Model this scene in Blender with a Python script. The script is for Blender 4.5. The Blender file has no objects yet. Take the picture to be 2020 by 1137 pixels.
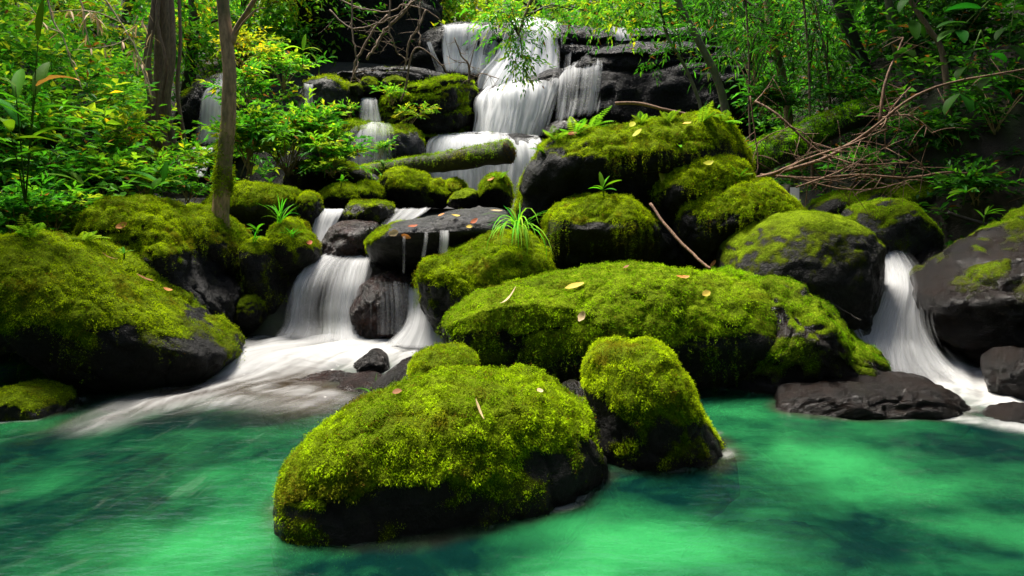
import bpy, bmesh, math, random
import numpy as np
from mathutils import Vector
from mathutils.bvhtree import BVHTree

random.seed(7)
RNG = np.random.default_rng(11)
SC = bpy.context.scene
COL = SC.collection

# ------------------------------------------------------------------ camera
FPX, HORIZON, CAMZ = 1316.0, 380.0, 1.6          # focal length in photo pixels, eye level, eye height above the pool
cam_data = bpy.data.cameras.new("camera")
cam_data.sensor_width = 36.0
cam_data.lens = FPX / 2020.0 * 36.0
cam_data.shift_y = -(568.5 - HORIZON) / 2020.0
cam_data.clip_start = 0.05
cam_data.clip_end = 500.0
camera = bpy.data.objects.new("camera", cam_data)
camera.location = (0, 0, CAMZ)
camera.rotation_euler = (math.radians(90), 0, 0)
COL.objects.link(camera)
SC.camera = camera

# ------------------------------------------------------------------ sky, sun, exposure
SUN_TO = Vector((-0.24, 0.24, 0.94)).normalized()   # direction towards the sun: high, a little from the left and from behind the falls
world = bpy.data.worlds.new("World")
SC.world = world
world.use_nodes = True
wnt = world.node_tree
wnt.nodes.clear()
wout = wnt.nodes.new("ShaderNodeOutputWorld")
wbg = wnt.nodes.new("ShaderNodeBackground")
wsky = wnt.nodes.new("ShaderNodeTexSky")
wsky.sky_type = 'NISHITA'
wsky.sun_disc = False
wsky.sun_elevation = math.asin(SUN_TO.z)
wsky.sun_rotation = math.atan2(SUN_TO.x, SUN_TO.y)
wsky.air_density = 1.0
wsky.dust_density = 4.0
wbg.inputs['Strength'].default_value = 0.09
wnt.links.new(wsky.outputs[0], wbg.inputs[0])
wnt.links.new(wbg.outputs[0], wout.inputs[0])

sun_data = bpy.data.lights.new("sun", 'SUN')
sun_data.energy = 4.2
sun_data.angle = math.radians(22.0)
sun_data.color = (1.0, 0.95, 0.86)
sun = bpy.data.objects.new("sun", sun_data)
sun.rotation_euler = (-SUN_TO).to_track_quat('-Z', 'Y').to_euler()
sun.location = (-6, 2, 25)
COL.objects.link(sun)

SC.view_settings.view_transform = 'Standard'
SC.view_settings.look = 'None'
SC.view_settings.gamma = 1.0
SC.view_settings.use_curve_mapping = False
SC.view_settings.exposure = 1.75
SC.render.engine = 'CYCLES'
SC.cycles.use_denoising = True
SC.cycles.max_bounces = 6
SC.cycles.diffuse_bounces = 3
SC.cycles.glossy_bounces = 2
SC.cycles.transmission_bounces = 3
SC.cycles.transparent_max_bounces = 14
SC.cycles.volume_bounces = 0
SC.cycles.caustics_reflective = False
SC.cycles.caustics_refractive = False
SC.cycles.sample_clamp_indirect = 4.0
SC.cycles.use_adaptive_sampling = True
SC.cycles.adaptive_threshold = 0.02

# ------------------------------------------------------------------ placing: photo pixel + distance -> point of the place
def W(px, py, Y):
    return np.array([(px - 1010.0) / FPX * Y, Y, CAMZ + (HORIZON - py) / FPX * Y])

def G(px, py, z=0.0):
    return W(px, py, (CAMZ - z) * FPX / (py - HORIZON))

# ------------------------------------------------------------------ noise
_perm = np.random.default_rng(3).permutation(256)
_perm = np.concatenate([_perm, _perm, _perm])
_g = np.random.default_rng(5).normal(size=(256, 3))
_g /= np.linalg.norm(_g, axis=1)[:, None]

def perlin(P):
    P = np.asarray(P, float)
    I = np.floor(P).astype(int)
    f = P - I
    I &= 255
    u = f * f * f * (f * (f * 6 - 15) + 10)
    def gr(dx, dy, dz):
        h = _perm[_perm[_perm[I[:, 0] + dx] + I[:, 1] + dy] + I[:, 2] + dz] & 255
        v = _g[h]
        return v[:, 0] * (f[:, 0] - dx) + v[:, 1] * (f[:, 1] - dy) + v[:, 2] * (f[:, 2] - dz)
    def mix(a, b, t):
        return a + (b - a) * t
    x00 = mix(gr(0, 0, 0), gr(1, 0, 0), u[:, 0]); x10 = mix(gr(0, 1, 0), gr(1, 1, 0), u[:, 0])
    x01 = mix(gr(0, 0, 1), gr(1, 0, 1), u[:, 0]); x11 = mix(gr(0, 1, 1), gr(1, 1, 1), u[:, 0])
    return 1.6 * mix(mix(x00, x10, u[:, 1]), mix(x01, x11, u[:, 1]), u[:, 2])

def fbm(P, octaves=4, gain=0.5, off=0.0):
    P = np.asarray(P, float) + off
    s = np.zeros(len(P)); a = 1.0
    for k in range(octaves):
        s += a * perlin(P)
        P = P * 2.03 + 17.3
        a *= gain
    return s

def smooth(a, b, x):
    t = np.clip((x - a) / (b - a), 0, 1)
    return t * t * (3 - 2 * t)

def unit(v):
    v = np.asarray(v, float)
    return v / np.maximum(np.linalg.norm(v, axis=-1, keepdims=True), 1e-9)

# ------------------------------------------------------------------ meshes and objects
def mesh_from(name, V, faces, attrs=None, shade_smooth=True):
    """faces: list of int arrays (n,3) / (n,4)."""
    me = bpy.data.meshes.new(name)
    V = np.asarray(V, np.float32)
    me.vertices.add(len(V))
    me.vertices.foreach_set('co', V.ravel())
    faces = [np.asarray(f, np.int32) for f in faces if len(f)]
    loops = np.concatenate([f.ravel() for f in faces])
    sizes = np.concatenate([np.full(len(f), f.shape[1], np.int32) for f in faces])
    starts = np.concatenate([[0], np.cumsum(sizes)[:-1]]).astype(np.int32)
    me.loops.add(len(loops))
    me.loops.foreach_set('vertex_index', loops)
    me.polygons.add(len(sizes))
    me.polygons.foreach_set('loop_start', starts)
    me.polygons.foreach_set('loop_total', sizes)
    me.polygons.foreach_set('use_smooth', np.full(len(sizes), shade_smooth, bool))
    for k, a in (attrs or {}).items():
        a = np.asarray(a, np.float32)
        if a.ndim == 1:
            at = me.attributes.new(k, 'FLOAT', 'POINT')
            at.data.foreach_set('value', a)
        else:
            at = me.attributes.new(k, 'FLOAT_COLOR', 'POINT')
            c = np.ones((len(a), 4), np.float32); c[:, :3] = a
            at.data.foreach_set('color', c.ravel())
    me.update()
    me.validate()
    return me

def tag(o, label=None, cat=None, group=None, kind=None):
    if label: o['label'] = label
    if cat: o['category'] = cat
    if group: o['group'] = group
    if kind: o['kind'] = kind
    return o

def world_loc(o):
    v = np.zeros(3)
    while o is not None:
        v += np.array(o.location); o = o.parent
    return v

def make(name, V, faces, mat, parent=None, attrs=None, smooth_=True, origin=None, **t):
    V = np.asarray(V, float)
    if parent is None:
        o0 = np.array([V[:, 0].mean(), V[:, 1].mean(), V[:, 2].min()]) if origin is None else np.asarray(origin, float)
    else:
        o0 = world_loc(parent)
    me = mesh_from(name, V - o0, faces, attrs, smooth_)
    me.materials.append(mat)
    ob = bpy.data.objects.new(name, me)
    COL.objects.link(ob)
    if parent is None:
        ob.location = o0
    else:
        ob.parent = parent
    return tag(ob, **t)

def empty(name, loc, **t):
    ob = bpy.data.objects.new(name, None)
    ob.location = loc
    ob.empty_display_size = 0.1
    COL.objects.link(ob)
    return tag(ob, **t)

class MB:
    """collects pieces of one part: vertices, tris, quads and a colour per vertex"""
    def __init__(s):
        s.V = []; s.T = []; s.Q = []; s.C = []; s.n = 0
    def add(s, V, T=None, Q=None, C=(0.1, 0.1, 0.1)):
        V = np.asarray(V, float)
        if not len(V): return
        C = np.asarray(C, float)
        if C.ndim == 1: C = np.tile(C, (len(V), 1))
        s.V.append(V); s.C.append(C)
        if T is not None and len(T): s.T.append(np.asarray(T) + s.n)
        if Q is not None and len(Q): s.Q.append(np.asarray(Q) + s.n)
        s.n += len(V)
    def build(s, name, mat, parent=None, smooth_=True, **t):
        F = []
        if s.T: F.append(np.concatenate(s.T))
        if s.Q: F.append(np.concatenate(s.Q))
        return make(name, np.concatenate(s.V), F, mat, parent, {'Col': np.concatenate(s.C)}, smooth_, **t)

def catmull(P, n, closed=False):
    P = np.asarray(P, float)
    m = len(P)
    if m == 2 and not closed:
        t = np.linspace(0, 1, n)[:, None]
        return P[0] * (1 - t) + P[1] * t
    if closed:
        Q = np.concatenate([P[-1:], P, P[:2]]); seg = m
        ts = np.linspace(0, seg, n, endpoint=False)
    else:
        Q = np.concatenate([2 * P[:1] - P[1:2], P, 2 * P[-1:] - P[-2:-1]]); seg = m - 1
        ts = np.linspace(0, seg, n)
    i = np.minimum(ts.astype(int), seg - 1)
    t = (ts - i)[:, None]
    a, b, c, d = Q[i], Q[i + 1], Q[i + 2], Q[i + 3]
    return 0.5 * (2 * b + (c - a) * t + (2 * a - 5 * b + 4 * c - d) * t * t + (3 * b - a - 3 * c + d) * t ** 3)

def tube(P, R, ns=6, rough=0.0, freq=4.0):
    """tapered tube along a polyline; returns V, T, Q"""
    P = np.asarray(P, float); n = len(P)
    R = np.broadcast_to(np.asarray(R, float), (n,))
    D = unit(np.gradient(P, axis=0))
    ref = np.tile(np.array([0.31, 0.17, 0.93]), (n, 1))
    ref[np.abs((D * ref).sum(1)) > 0.9] = [0.93, 0.31, 0.1]
    A = unit(np.cross(D, ref)); 
    for k in range(1, n):                      # keep the frame from flipping
        a = A[k - 1] - D[k] * np.dot(A[k - 1], D[k])
        A[k] = a / max(np.linalg.norm(a), 1e-9)
    B = np.cross(D, A)
    th = np.linspace(0, 2 * np.pi, ns, endpoint=False)
    ring = np.cos(th)[None, :, None] * A[:, None, :] + np.sin(th)[None, :, None] * B[:, None, :]
    rr = R[:, None] * np.ones((1, ns))
    if rough:
        q = (P[:, None, :] + ring * R[:, None, None] * 2).reshape(-1, 3)
        rr = rr * (1 + rough * fbm(q * freq, 3).reshape(n, ns))
    V = (P[:, None, :] + ring * rr[:, :, None]).reshape(-1, 3)
    i = np.arange(n - 1)[:, None] * ns; j = np.arange(ns)[None, :]; j2 = (j + 1) % ns
    Q = np.stack([i + j, i + j2, i + ns + j2, i + ns + j], -1).reshape(-1, 4)
    V = np.concatenate([V, P[:1] - D[:1] * R[0] * 0.3, P[-1:] + D[-1:] * R[-1] * 0.3])
    k = np.arange(ns)
    T = np.concatenate([np.stack([(k + 1) % ns, k, np.full(ns, n * ns)], 1),
                        np.stack([k + (n - 1) * ns, (k + 1) % ns + (n - 1) * ns, np.full(ns, n * ns + 1)], 1)])
    return V, T, Q

# ------------------------------------------------------------------ materials
def new_mat(name):
    m = bpy.data.materials.new(name); m.use_nodes = True
    nt = m.node_tree; nt.nodes.clear()
    out = nt.nodes.new('ShaderNodeOutputMaterial')
    return m, nt, out

def N(nt, kind, **kw):
    n = nt.nodes.new('ShaderNode' + kind)
    for k, v in kw.items():
        if k.startswith('i_'):
            key = k[2:]
            n.inputs[int(key) if key.isdigit() else key.replace('_', ' ')].default_value = v
        else:
            setattr(n, k, v)
    return n

def L(nt, a, b): nt.links.new(a, b)

def mixc(nt, fac, a, b, mode='MIX'):
    n = nt.nodes.new('ShaderNodeMix'); n.data_type = 'RGBA'; n.blend_type = mode
    for s, v in ((n.inputs[0], fac), (n.inputs[6], a), (n.inputs[7], b)):
        if hasattr(v, 'links') or isinstance(v, bpy.types.NodeSocket): nt.links.new(v, s)
        else: s.default_value = v if not isinstance(v, tuple) or len(v) == 4 else (*v, 1)
    return n.outputs[2]

def ramp(nt, src, stops):
    n = nt.nodes.new('ShaderNodeValToRGB')
    el = n.color_ramp.elements
    while len(el) < len(stops): el.new(0.5)
    for e, (p, c) in zip(el, stops):
        e.position = p; e.color = (c, c, c, 1) if not isinstance(c, tuple) else (*c, 1)
    nt.links.new(src, n.inputs[0])
    return n.outputs[0]

def math_(nt, op, a, b=None, clamp=False):
    n = nt.nodes.new('ShaderNodeMath'); n.operation = op; n.use_clamp = clamp
    for s, v in ((n.inputs[0], a), (n.inputs[1], b)):
        if v is None: continue
        if isinstance(v, bpy.types.NodeSocket): nt.links.new(v, s)
        else: s.default_value = v
    return n.outputs[0]

def mat_rock(name, c_dark, c_light, rough_lo=0.3, rough_hi=0.75, bump=0.6, scale=1.0, green=(0.035, 0.045, 0.006), spec=0.14, film=0.35):
    m, nt, out = new_mat(name)
    tc = N(nt, 'TexCoord'); co = tc.outputs['Object']
    def noise(sc, det, ro, kind='FBM'):
        n = N(nt, 'TexNoise', i_Scale=sc * scale, i_Detail=det, i_Roughness=ro); n.noise_type = kind
        L(nt, co, n.inputs['Vector']); return n.outputs['Fac']
    n1 = noise(2.2, 9.0, 0.62); n2 = noise(22.0, 6.0, 0.7); n3 = noise(5.5, 7.0, 0.6, 'RIDGED_MULTIFRACTAL'); n4 = noise(75.0, 4.0, 0.6); n5 = noise(4.0, 6.0, 0.65)
    vo = N(nt, 'TexVoronoi', i_Scale=9.0 * scale); vo.feature = 'DISTANCE_TO_EDGE'
    wv = N(nt, 'VectorMath', operation='ADD'); L(nt, co, wv.inputs[0])
    nv = N(nt, 'TexNoise', i_Scale=6.0 * scale, i_Detail=4.0); L(nt, co, nv.inputs['Vector'])
    sc_ = N(nt, 'VectorMath', operation='SCALE'); sc_.inputs['Scale'].default_value = 0.35; L(nt, nv.outputs['Color'], sc_.inputs[0])
    L(nt, sc_.outputs[0], wv.inputs[1]); L(nt, wv.outputs[0], vo.inputs['Vector'])
    crack = ramp(nt, vo.outputs['Distance'], [(0.0, 0.0), (0.05, 1.0)])
    base = mixc(nt, ramp(nt, n1, [(0.35, 0.0), (0.68, 1.0)]), c_dark, c_light)
    base = mixc(nt, ramp(nt, n2, [(0.42, 0.0), (0.62, 0.75)]), base, c_dark)
    base = mixc(nt, ramp(nt, n5, [(0.56, 0.0), (0.70, film)]), base, (green[0] * 0.8, green[1] * 0.75, green[2]))
    at = N(nt, 'Attribute', attribute_name='moss')
    mz = math_(nt, 'ADD', at.outputs['Fac'], math_(nt, 'MULTIPLY', math_(nt, 'SUBTRACT', n2, 0.5), 1.3))
    mf = ramp(nt, mz, [(0.34, 0.0), (0.60, 1.0)])
    thin = mixc(nt, n1, (0.030, 0.036, 0.004), (0.070, 0.080, 0.006))
    thick = mixc(nt, ramp(nt, n5, [(0.35, 0.0), (0.65, 1.0)]), (0.066, 0.105, 0.004), (0.17, 0.245, 0.006))
    gr = mixc(nt, ramp(nt, at.outputs['Fac'], [(0.45, 0.0), (0.9, 1.0)]), thin, thick)
    gr = mixc(nt, ramp(nt, n4, [(0.4, 0.0), (0.6, 0.6)]), gr, (0.030, 0.036, 0.003))
    col = mixc(nt, mf, base, gr)
    p = N(nt, 'BsdfPrincipled')
    L(nt, col, p.inputs['Base Color'])
    r = ramp(nt, math_(nt, 'ADD', math_(nt, 'MULTIPLY', n5, 0.7), math_(nt, 'MULTIPLY', n2, 0.3)), [(0.36, rough_lo), (0.62, rough_hi)])
    L(nt, mixc(nt, mf, r, (0.9, 0.9, 0.9)), p.inputs['Roughness'])
    L(nt, mixc(nt, mf, (spec, spec, spec), (0.02, 0.02, 0.02)), p.inputs['Specular IOR Level'])
    h = math_(nt, 'ADD', n1, math_(nt, 'MULTIPLY', n3, 0.30 if spec < 0.25 else 0.50))
    h = math_(nt, 'ADD', h, math_(nt, 'MULTIPLY', n2, 0.30))
    b1 = N(nt, 'Bump', i_Strength=bump, i_Distance=0.10); L(nt, h, b1.inputs['Height'])
    h2 = math_(nt, 'ADD', math_(nt, 'MULTIPLY', n4, 0.5), math_(nt, 'MULTIPLY', n2, 1.0))
    b2 = N(nt, 'Bump', i_Strength=min(1.0, bump), i_Distance=0.012); L(nt, h2, b2.inputs['Height']); L(nt, b1.outputs[0], b2.inputs['Normal'])
    L(nt, b2.outputs[0], p.inputs['Normal'])
    L(nt, p.outputs[0], out.inputs['Surface'])
    return m

def mat_leaf(name, trans=0.35, rough=0.5, spec=0.25, obj_random=False, boost=(1.25, 1.2, 0.7)):
    m, nt, out = new_mat(name)
    at = N(nt, 'Attribute', attribute_name='Col')
    col = at.outputs['Color']
    if obj_random:
        oi = N(nt, 'ObjectInfo')
        hsv = N(nt, 'HueSaturation')
        L(nt, math_(nt, 'ADD', math_(nt, 'MULTIPLY', oi.outputs['Random'], 0.05), 0.475), hsv.inputs['Hue'])
        L(nt, math_(nt, 'ADD', math_(nt, 'MULTIPLY', oi.outputs['Random'], 0.6), 0.7), hsv.inputs['Value'])
        L(nt, col, hsv.inputs['Color']); col = hsv.outputs[0]
    p = N(nt, 'BsdfPrincipled', i_Roughness=rough)
    p.inputs['Specular IOR Level'].default_value = spec
    L(nt, col, p.inputs['Base Color'])
    tr = N(nt, 'BsdfTranslucent')
    L(nt, mixc(nt, 1.0, col, boost, 'MULTIPLY'), tr.inputs['Color'])
    mx = N(nt, 'MixShader', i_0=trans)
    L(nt, p.outputs[0], mx.inputs[1]); L(nt, tr.outputs[0], mx.inputs[2])
    L(nt, mx.outputs[0], out.inputs['Surface'])
    return m

def mat_bark(name, c1, c2, scale=1.0, moss=None):
    m, nt, out = new_mat(name)
    tc = N(nt, 'TexCoord')
    mp = N(nt, 'Mapping'); mp.inputs['Scale'].default_value = (1, 1, 0.25)
    L(nt, tc.outputs['Object'], mp.inputs['Vector'])
    n1 = N(nt, 'TexNoise', i_Scale=30.0 * scale, i_Detail=6.0, i_Roughness=0.65); L(nt, mp.outputs[0], n1.inputs['Vector'])
    n2 = N(nt, 'TexNoise', i_Scale=3.5 * scale, i_Detail=5.0); L(nt, tc.outputs['Object'], n2.inputs['Vector'])
    c = mixc(nt, ramp(nt, n1.outputs['Fac'], [(0.3, 0.0), (0.7, 1.0)]), c1, c2)
    if moss:
        c = mixc(nt, math_(nt, 'MULTIPLY', ramp(nt, n2.outputs['Fac'], [(0.45, 0.0), (0.6, 1.0)]), 0.7), c, moss)
    p = N(nt, 'BsdfPrincipled', i_Roughness=0.8)
    L(nt, c, p.inputs['Base Color'])
    b = N(nt, 'Bump', i_Strength=0.7, i_Distance=0.02); L(nt, n1.outputs['Fac'], b.inputs['Height']); L(nt, b.outputs[0], p.inputs['Normal'])
    L(nt, p.outputs[0], out.inputs['Surface'])
    return m

M = {}
M['rock'] = mat_rock('dark_rock', (0.003, 0.003, 0.003), (0.015, 0.014, 0.012), 0.32, 0.7, 0.8, spec=0.16)
M['rock_pale'] = mat_rock('grey_rock', (0.005, 0.005, 0.005), (0.042, 0.040, 0.038), 0.24, 0.6, 0.8, spec=0.24)
M['rock_wet'] = mat_rock('wet_brown_rock', (0.0014, 0.001, 0.0008), (0.014, 0.0058, 0.0028), 0.04, 0.26, 0.85, spec=0.26, film=0.12)
M['rock_red'] = mat_rock('wet_reddish_rock', (0.006, 0.004, 0.003), (0.070, 0.024, 0.015), 0.10, 0.40, 1.0, 1.6, spec=0.45, film=0.2)
M['rock_black'] = mat_rock('black_cliff_rock', (0.0016, 0.0016, 0.0016), (0.007, 0.0066, 0.006), 0.12, 0.5, 1.0, spec=0.13)
M['moss'] = mat_leaf('moss_fronds', 0.38, 0.9, 0.0, boost=(1.25, 1.2, 0.6))
M['leaf'] = mat_leaf('leaves', 0.45, 0.5, 0.12)
M['leaf_big'] = mat_leaf('broad_leaves', 0.48, 0.55, 0.04, True)
M['dead'] = mat_leaf('dead_leaves', 0.2, 0.7, 0.2, boost=(1, 0.9, 0.7))
M['bark'] = mat_bark('brown_bark', (0.13, 0.078, 0.036), (0.46, 0.29, 0.145), 1.0, (0.05, 0.06, 0.01))
M['bark_dark'] = mat_bark('dark_bark', (0.010, 0.008, 0.006), (0.040, 0.030, 0.020))
M['bark_pale'] = mat_bark('pale_bark', (0.06, 0.055, 0.03), (0.17, 0.15, 0.08), 1.0, (0.06, 0.09, 0.015))
M['log'] = mat_bark('wet_log_bark', (0.004, 0.003, 0.002), (0.024, 0.016, 0.010))
M['vine'] = mat_bark('vine_bark', (0.06, 0.035, 0.018), (0.20, 0.125, 0.065), 1.5)
M['dry'] = mat_bark('dry_twig', (0.060, 0.030, 0.015), (0.22, 0.115, 0.058), 1.5)
M['dry_pale'] = mat_bark('bleached_bamboo', (0.30, 0.22, 0.12), (0.60, 0.46, 0.28), 1.5)
# ------------------------------------------------------------------ ground: one sheet with pool basin, stream bed, banks and back slope
def ground_z(x, y):
    P = np.stack([x * 0.5, y * 0.5, np.zeros_like(x)], 1)
    n = fbm(P, 4, off=4.2)
    bed = np.interp(y, [-3, -1, 0, 4.6, 5.6, 6.6, 7.0, 7.5, 8.4, 10.0, 12.0, 12.8, 14.2, 15.6, 17.5, 19, 24, 70],
                       [0.8, 0.2, -0.85, -0.9, -0.6, -0.22, 0.35, 0.8, 1.15, 1.35, 1.5, 1.6, 3.0, 4.6, 5.2, 6.0, 8.5, 30])
    mound = 0.0
    for (px, py, r, h) in ((1300, 1060, 0.50, 0.40), (1180, 1130, 0.55, 0.38), (1640, 920, 0.55, 0.15),
                           (360, 1080, 0.55, 0.36), (480, 980, 0.5, 0.22), (1450, 800, 0.45, 0.30), (1530, 840, 0.5, 0.30),
                           (60, 830, 0.6, 0.3), (1960, 1060, 0.4, 0.05)):
        g = G(px, py)
        mound = mound + h * np.exp(-((x - g[0]) ** 2 + (y - g[1]) ** 2) / (r * r))
    pool = smooth(6.2, 5.0, y)
    bed = bed + pool * mound * smooth(-0.3, 0.8, y) + 0.10 * n * (1 + 0.5 * pool)
    le = np.interp(y, [-2, 3, 5.4, 6.5, 7.5, 9, 12, 15, 20], [-4.8, -5.2, -4.5, -3.8, -3.6, -4.4, -6.2, -8.2, -9.5])
    re = np.interp(y, [-2, 3, 5.4, 6.5, 7.5, 9, 11, 13, 16, 20], [4.8, 5.2, 4.7, 4.5, 4.1, 3.8, 3.9, 4.3, 6.2, 8])
    dl = np.maximum(le - x, 0); dr = np.maximum(x - re, 0)
    up = lambda d: 1.5 * smooth(0, 1.4, d) + 0.42 * np.maximum(d - 0.6, 0) 
    z = bed + up(dl) * 0.9 + up(dr) * 1.15
    z = z + 0.25 * n * smooth(0.2, 1.5, dl + dr)
    return np.minimum(z, 13.5 + 0.3 * n)

xs = np.sort(np.concatenate([np.arange(-9, 9.01, 0.14), -9 - np.cumsum(np.linspace(0.3, 6, 18)), 9 + np.cumsum(np.linspace(0.3, 6, 18))]))
ys = np.sort(np.concatenate([np.arange(-2, 20.01, 0.14), -2 - np.cumsum(np.linspace(0.3, 6, 16)), 20 + np.cumsum(np.linspace(0.3, 6, 16))]))
gx, gy = np.meshgrid(xs, ys)
gx, gy = gx.ravel(), gy.ravel()
gz = ground_z(gx, gy)
gv = np.stack([gx, gy, gz], 1)
nx, ny = len(xs), len(ys)
ii, jj = np.meshgrid(np.arange(nx - 1), np.arange(ny - 1))
a = (jj * nx + ii).ravel()
gq = np.stack([a, a + 1, a + nx + 1, a + nx], 1)
sand = smooth(0.15, -0.1, gz + 0.05 * fbm(gv * 2.0, 3)) * smooth(7.0, 5.0, gy)
gn = fbm(gv * 0.9, 4, off=2.0)
soil = np.array([0.014, 0.009, 0.005]) + 0.014 * smooth(-0.2, 0.7, gn)[:, None] * np.array([1.0, 0.75, 0.3])
leafl = smooth(0.1, 0.6, fbm(gv * 3.0, 3, off=9.0))[:, None]
soil = soil * (1 - leafl) + leafl * np.array([0.030, 0.045, 0.010])
sandc = np.array([0.40, 0.43, 0.25]) * (0.92 + 0.2 * smooth(-0.6, 0.6, fbm(gv * 1.6, 4, off=31.0)))[:, None]
deep = smooth(-0.5, -0.78, gz)[:, None]
sandc = sandc * (1 - 0.5 * deep)
rocky = (smooth(6.8, 7.3, gy) * smooth(18.5, 17.0, gy) * smooth(5.5, 3.5, np.abs(gx + 0.8)))[:, None]
soil = soil * (1 - rocky) + rocky * np.array([0.010, 0.009, 0.007])
gc = soil * (1 - sand[:, None]) + sandc * sand[:, None]

m, nt, out = new_mat('forest_soil_and_sand'); M['ground'] = m
at = N(nt, 'Attribute', attribute_name='Col'); tc = N(nt, 'TexCoord')
n1 = N(nt, 'TexNoise', i_Scale=14.0, i_Detail=8.0, i_Roughness=0.7); L(nt, tc.outputs['Object'], n1.inputs['Vector'])
p = N(nt, 'BsdfPrincipled', i_Roughness=0.85)
L(nt, mixc(nt, 0.6, at.outputs['Color'], mixc(nt, 1.0, at.outputs['Color'], ramp(nt, n1.outputs['Fac'], [(0.3, 0.55), (0.7, 1.5)]), 'MULTIPLY')), p.inputs['Base Color'])
b = N(nt, 'Bump', i_Strength=0.6, i_Distance=0.06); L(nt, n1.outputs['Fac'], b.inputs['Height']); L(nt, b.outputs[0], p.inputs['Normal'])
L(nt, p.outputs[0], out.inputs['Surface'])
make('ground', gv, [gq], M['ground'], attrs={'Col': gc}, origin=(0, 0, 0), kind='structure',
     label='forest ground with stream bed, sandy pool bottom and rising banks')

# ------------------------------------------------------------------ boulders
_ico = {}
def ico(n):
    if n not in _ico:
        bm = bmesh.new(); bmesh.ops.create_icosphere(bm, subdivisions=n, radius=1.0)
        v = np.array([q.co[:] for q in bm.verts]); f = np.array([[q.index for q in t.verts] for t in bm.faces])
        bm.free(); _ico[n] = (v, f)
    return _ico[n]

def vnormals(V, F):
    fn = np.cross(V[F[:, 1]] - V[F[:, 0]], V[F[:, 2]] - V[F[:, 0]])
    n = np.zeros_like(V)
    for k in range(3):
        for c in range(3):
            n[:, c] += np.bincount(F[:, k], fn[:, c], len(V))
    return unit(n), fn

SURF = []        # (BVHTree, object) of what things can lie or grow on

MOSS_BRIGHT = np.array([0.430, 0.570, 0.008])
MOSS_MID = np.array([0.155, 0.270, 0.005])
MOSS_DARK = np.array([0.070, 0.088, 0.004])
MOSS_BROWN = np.array([0.150, 0.085, 0.014])

def sprigs(Pt, Nn, ln, droop, tint=1.0, seed=0, spread=0.75, k=2, hue=0.0):
    """tufts of k pointed fronds each at the points Pt with normals Nn"""
    r = np.random.default_rng(seed)
    n = len(Pt)
    down = np.array([0, 0, -1.0])
    ch = smooth(-0.35, 0.55, fbm(Pt * 17.0, 2, off=seed * 0.9))
    Pt = Pt + Nn * (ch * ln * 0.7)[:, None]
    ln = ln * (0.65 + 0.6 * ch)
    big = smooth(-0.5, 0.6, fbm(Pt * 2.2, 3, off=seed * 1.7))
    fine = smooth(-0.5, 0.5, fbm(Pt * 14.0, 2, off=seed * 2.3))
    base = MOSS_DARK + (MOSS_MID - MOSS_DARK) * (0.25 + 0.75 * fine)[:, None]
    base = base + (MOSS_BRIGHT - base) * (0.85 * big * (0.35 + 0.65 * fine))[:, None]
    dead = smooth(0.30, 0.75, fbm(Pt * 3.3, 3, off=seed * 0.7 + 21.0)) * 0.65
    base = base + (MOSS_BROWN * 0.8 - base) * dead[:, None]
    br = (r.random(n) < 0.03 + 0.06 * (1 - big))
    base[br] = MOSS_BROWN * r.uniform(0.5, 1.2, (br.sum(), 1))
    if hue:
        base = base * np.array([1 - hue, 1 + 0.15 * hue, 1.0])
    Vs, Ts, Cs = [], [], []
    for j in range(k):
        d = unit(Nn * 0.60 + r.normal(size=(n, 3)) * spread * 0.75 + down * (droop * 0.6)[:, None])
        s = unit(np.cross(d, r.normal(size=(n, 3))))
        l = (ln * r.uniform(0.6, 1.35, n))[:, None]
        w = l * r.uniform(0.14, 0.26, n)[:, None]
        sag = down * l * 0.12
        p0 = Pt - d * l * 0.15 + r.normal(size=(n, 3)) * (ln * 0.45)[:, None]
        mid = p0 + d * l * 0.22
        V = np.stack([mid + s * w, p0 + d * l + sag, mid - s * w], 1)
        Vs.append(V)
        c = base * (tint * r.uniform(0.80, 1.2, n))[:, None]
        Cs.append(np.repeat(c[:, None, :], 3, 1))
    V = np.concatenate(Vs).reshape(-1, 3); C = np.concatenate(Cs).reshape(-1, 3)
    a = np.arange(len(V) // 3)[:, None] * 3
    Q = a + np.array([[0, 1, 2]])
    return V, Q, C

def scatter(V, F, wv, n, r):
    fn = np.cross(V[F[:, 1]] - V[F[:, 0]], V[F[:, 2]] - V[F[:, 0]])
    ar = np.linalg.norm(fn, axis=1) * 0.5
    wgt = ar * wv[F].mean(1)
    if wgt.sum() <= 0: return np.zeros((0, 3)), np.zeros(0, int)
    i = r.choice(len(F), n, p=wgt / wgt.sum())
    u = r.random((n, 2)); s = u.sum(1) > 1; u[s] = 1 - u[s]
    f = F[i]
    return V[f[:, 0]] + (V[f[:, 1]] - V[f[:, 0]]) * u[:, :1] + (V[f[:, 2]] - V[f[:, 0]]) * u[:, 1:], i

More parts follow.
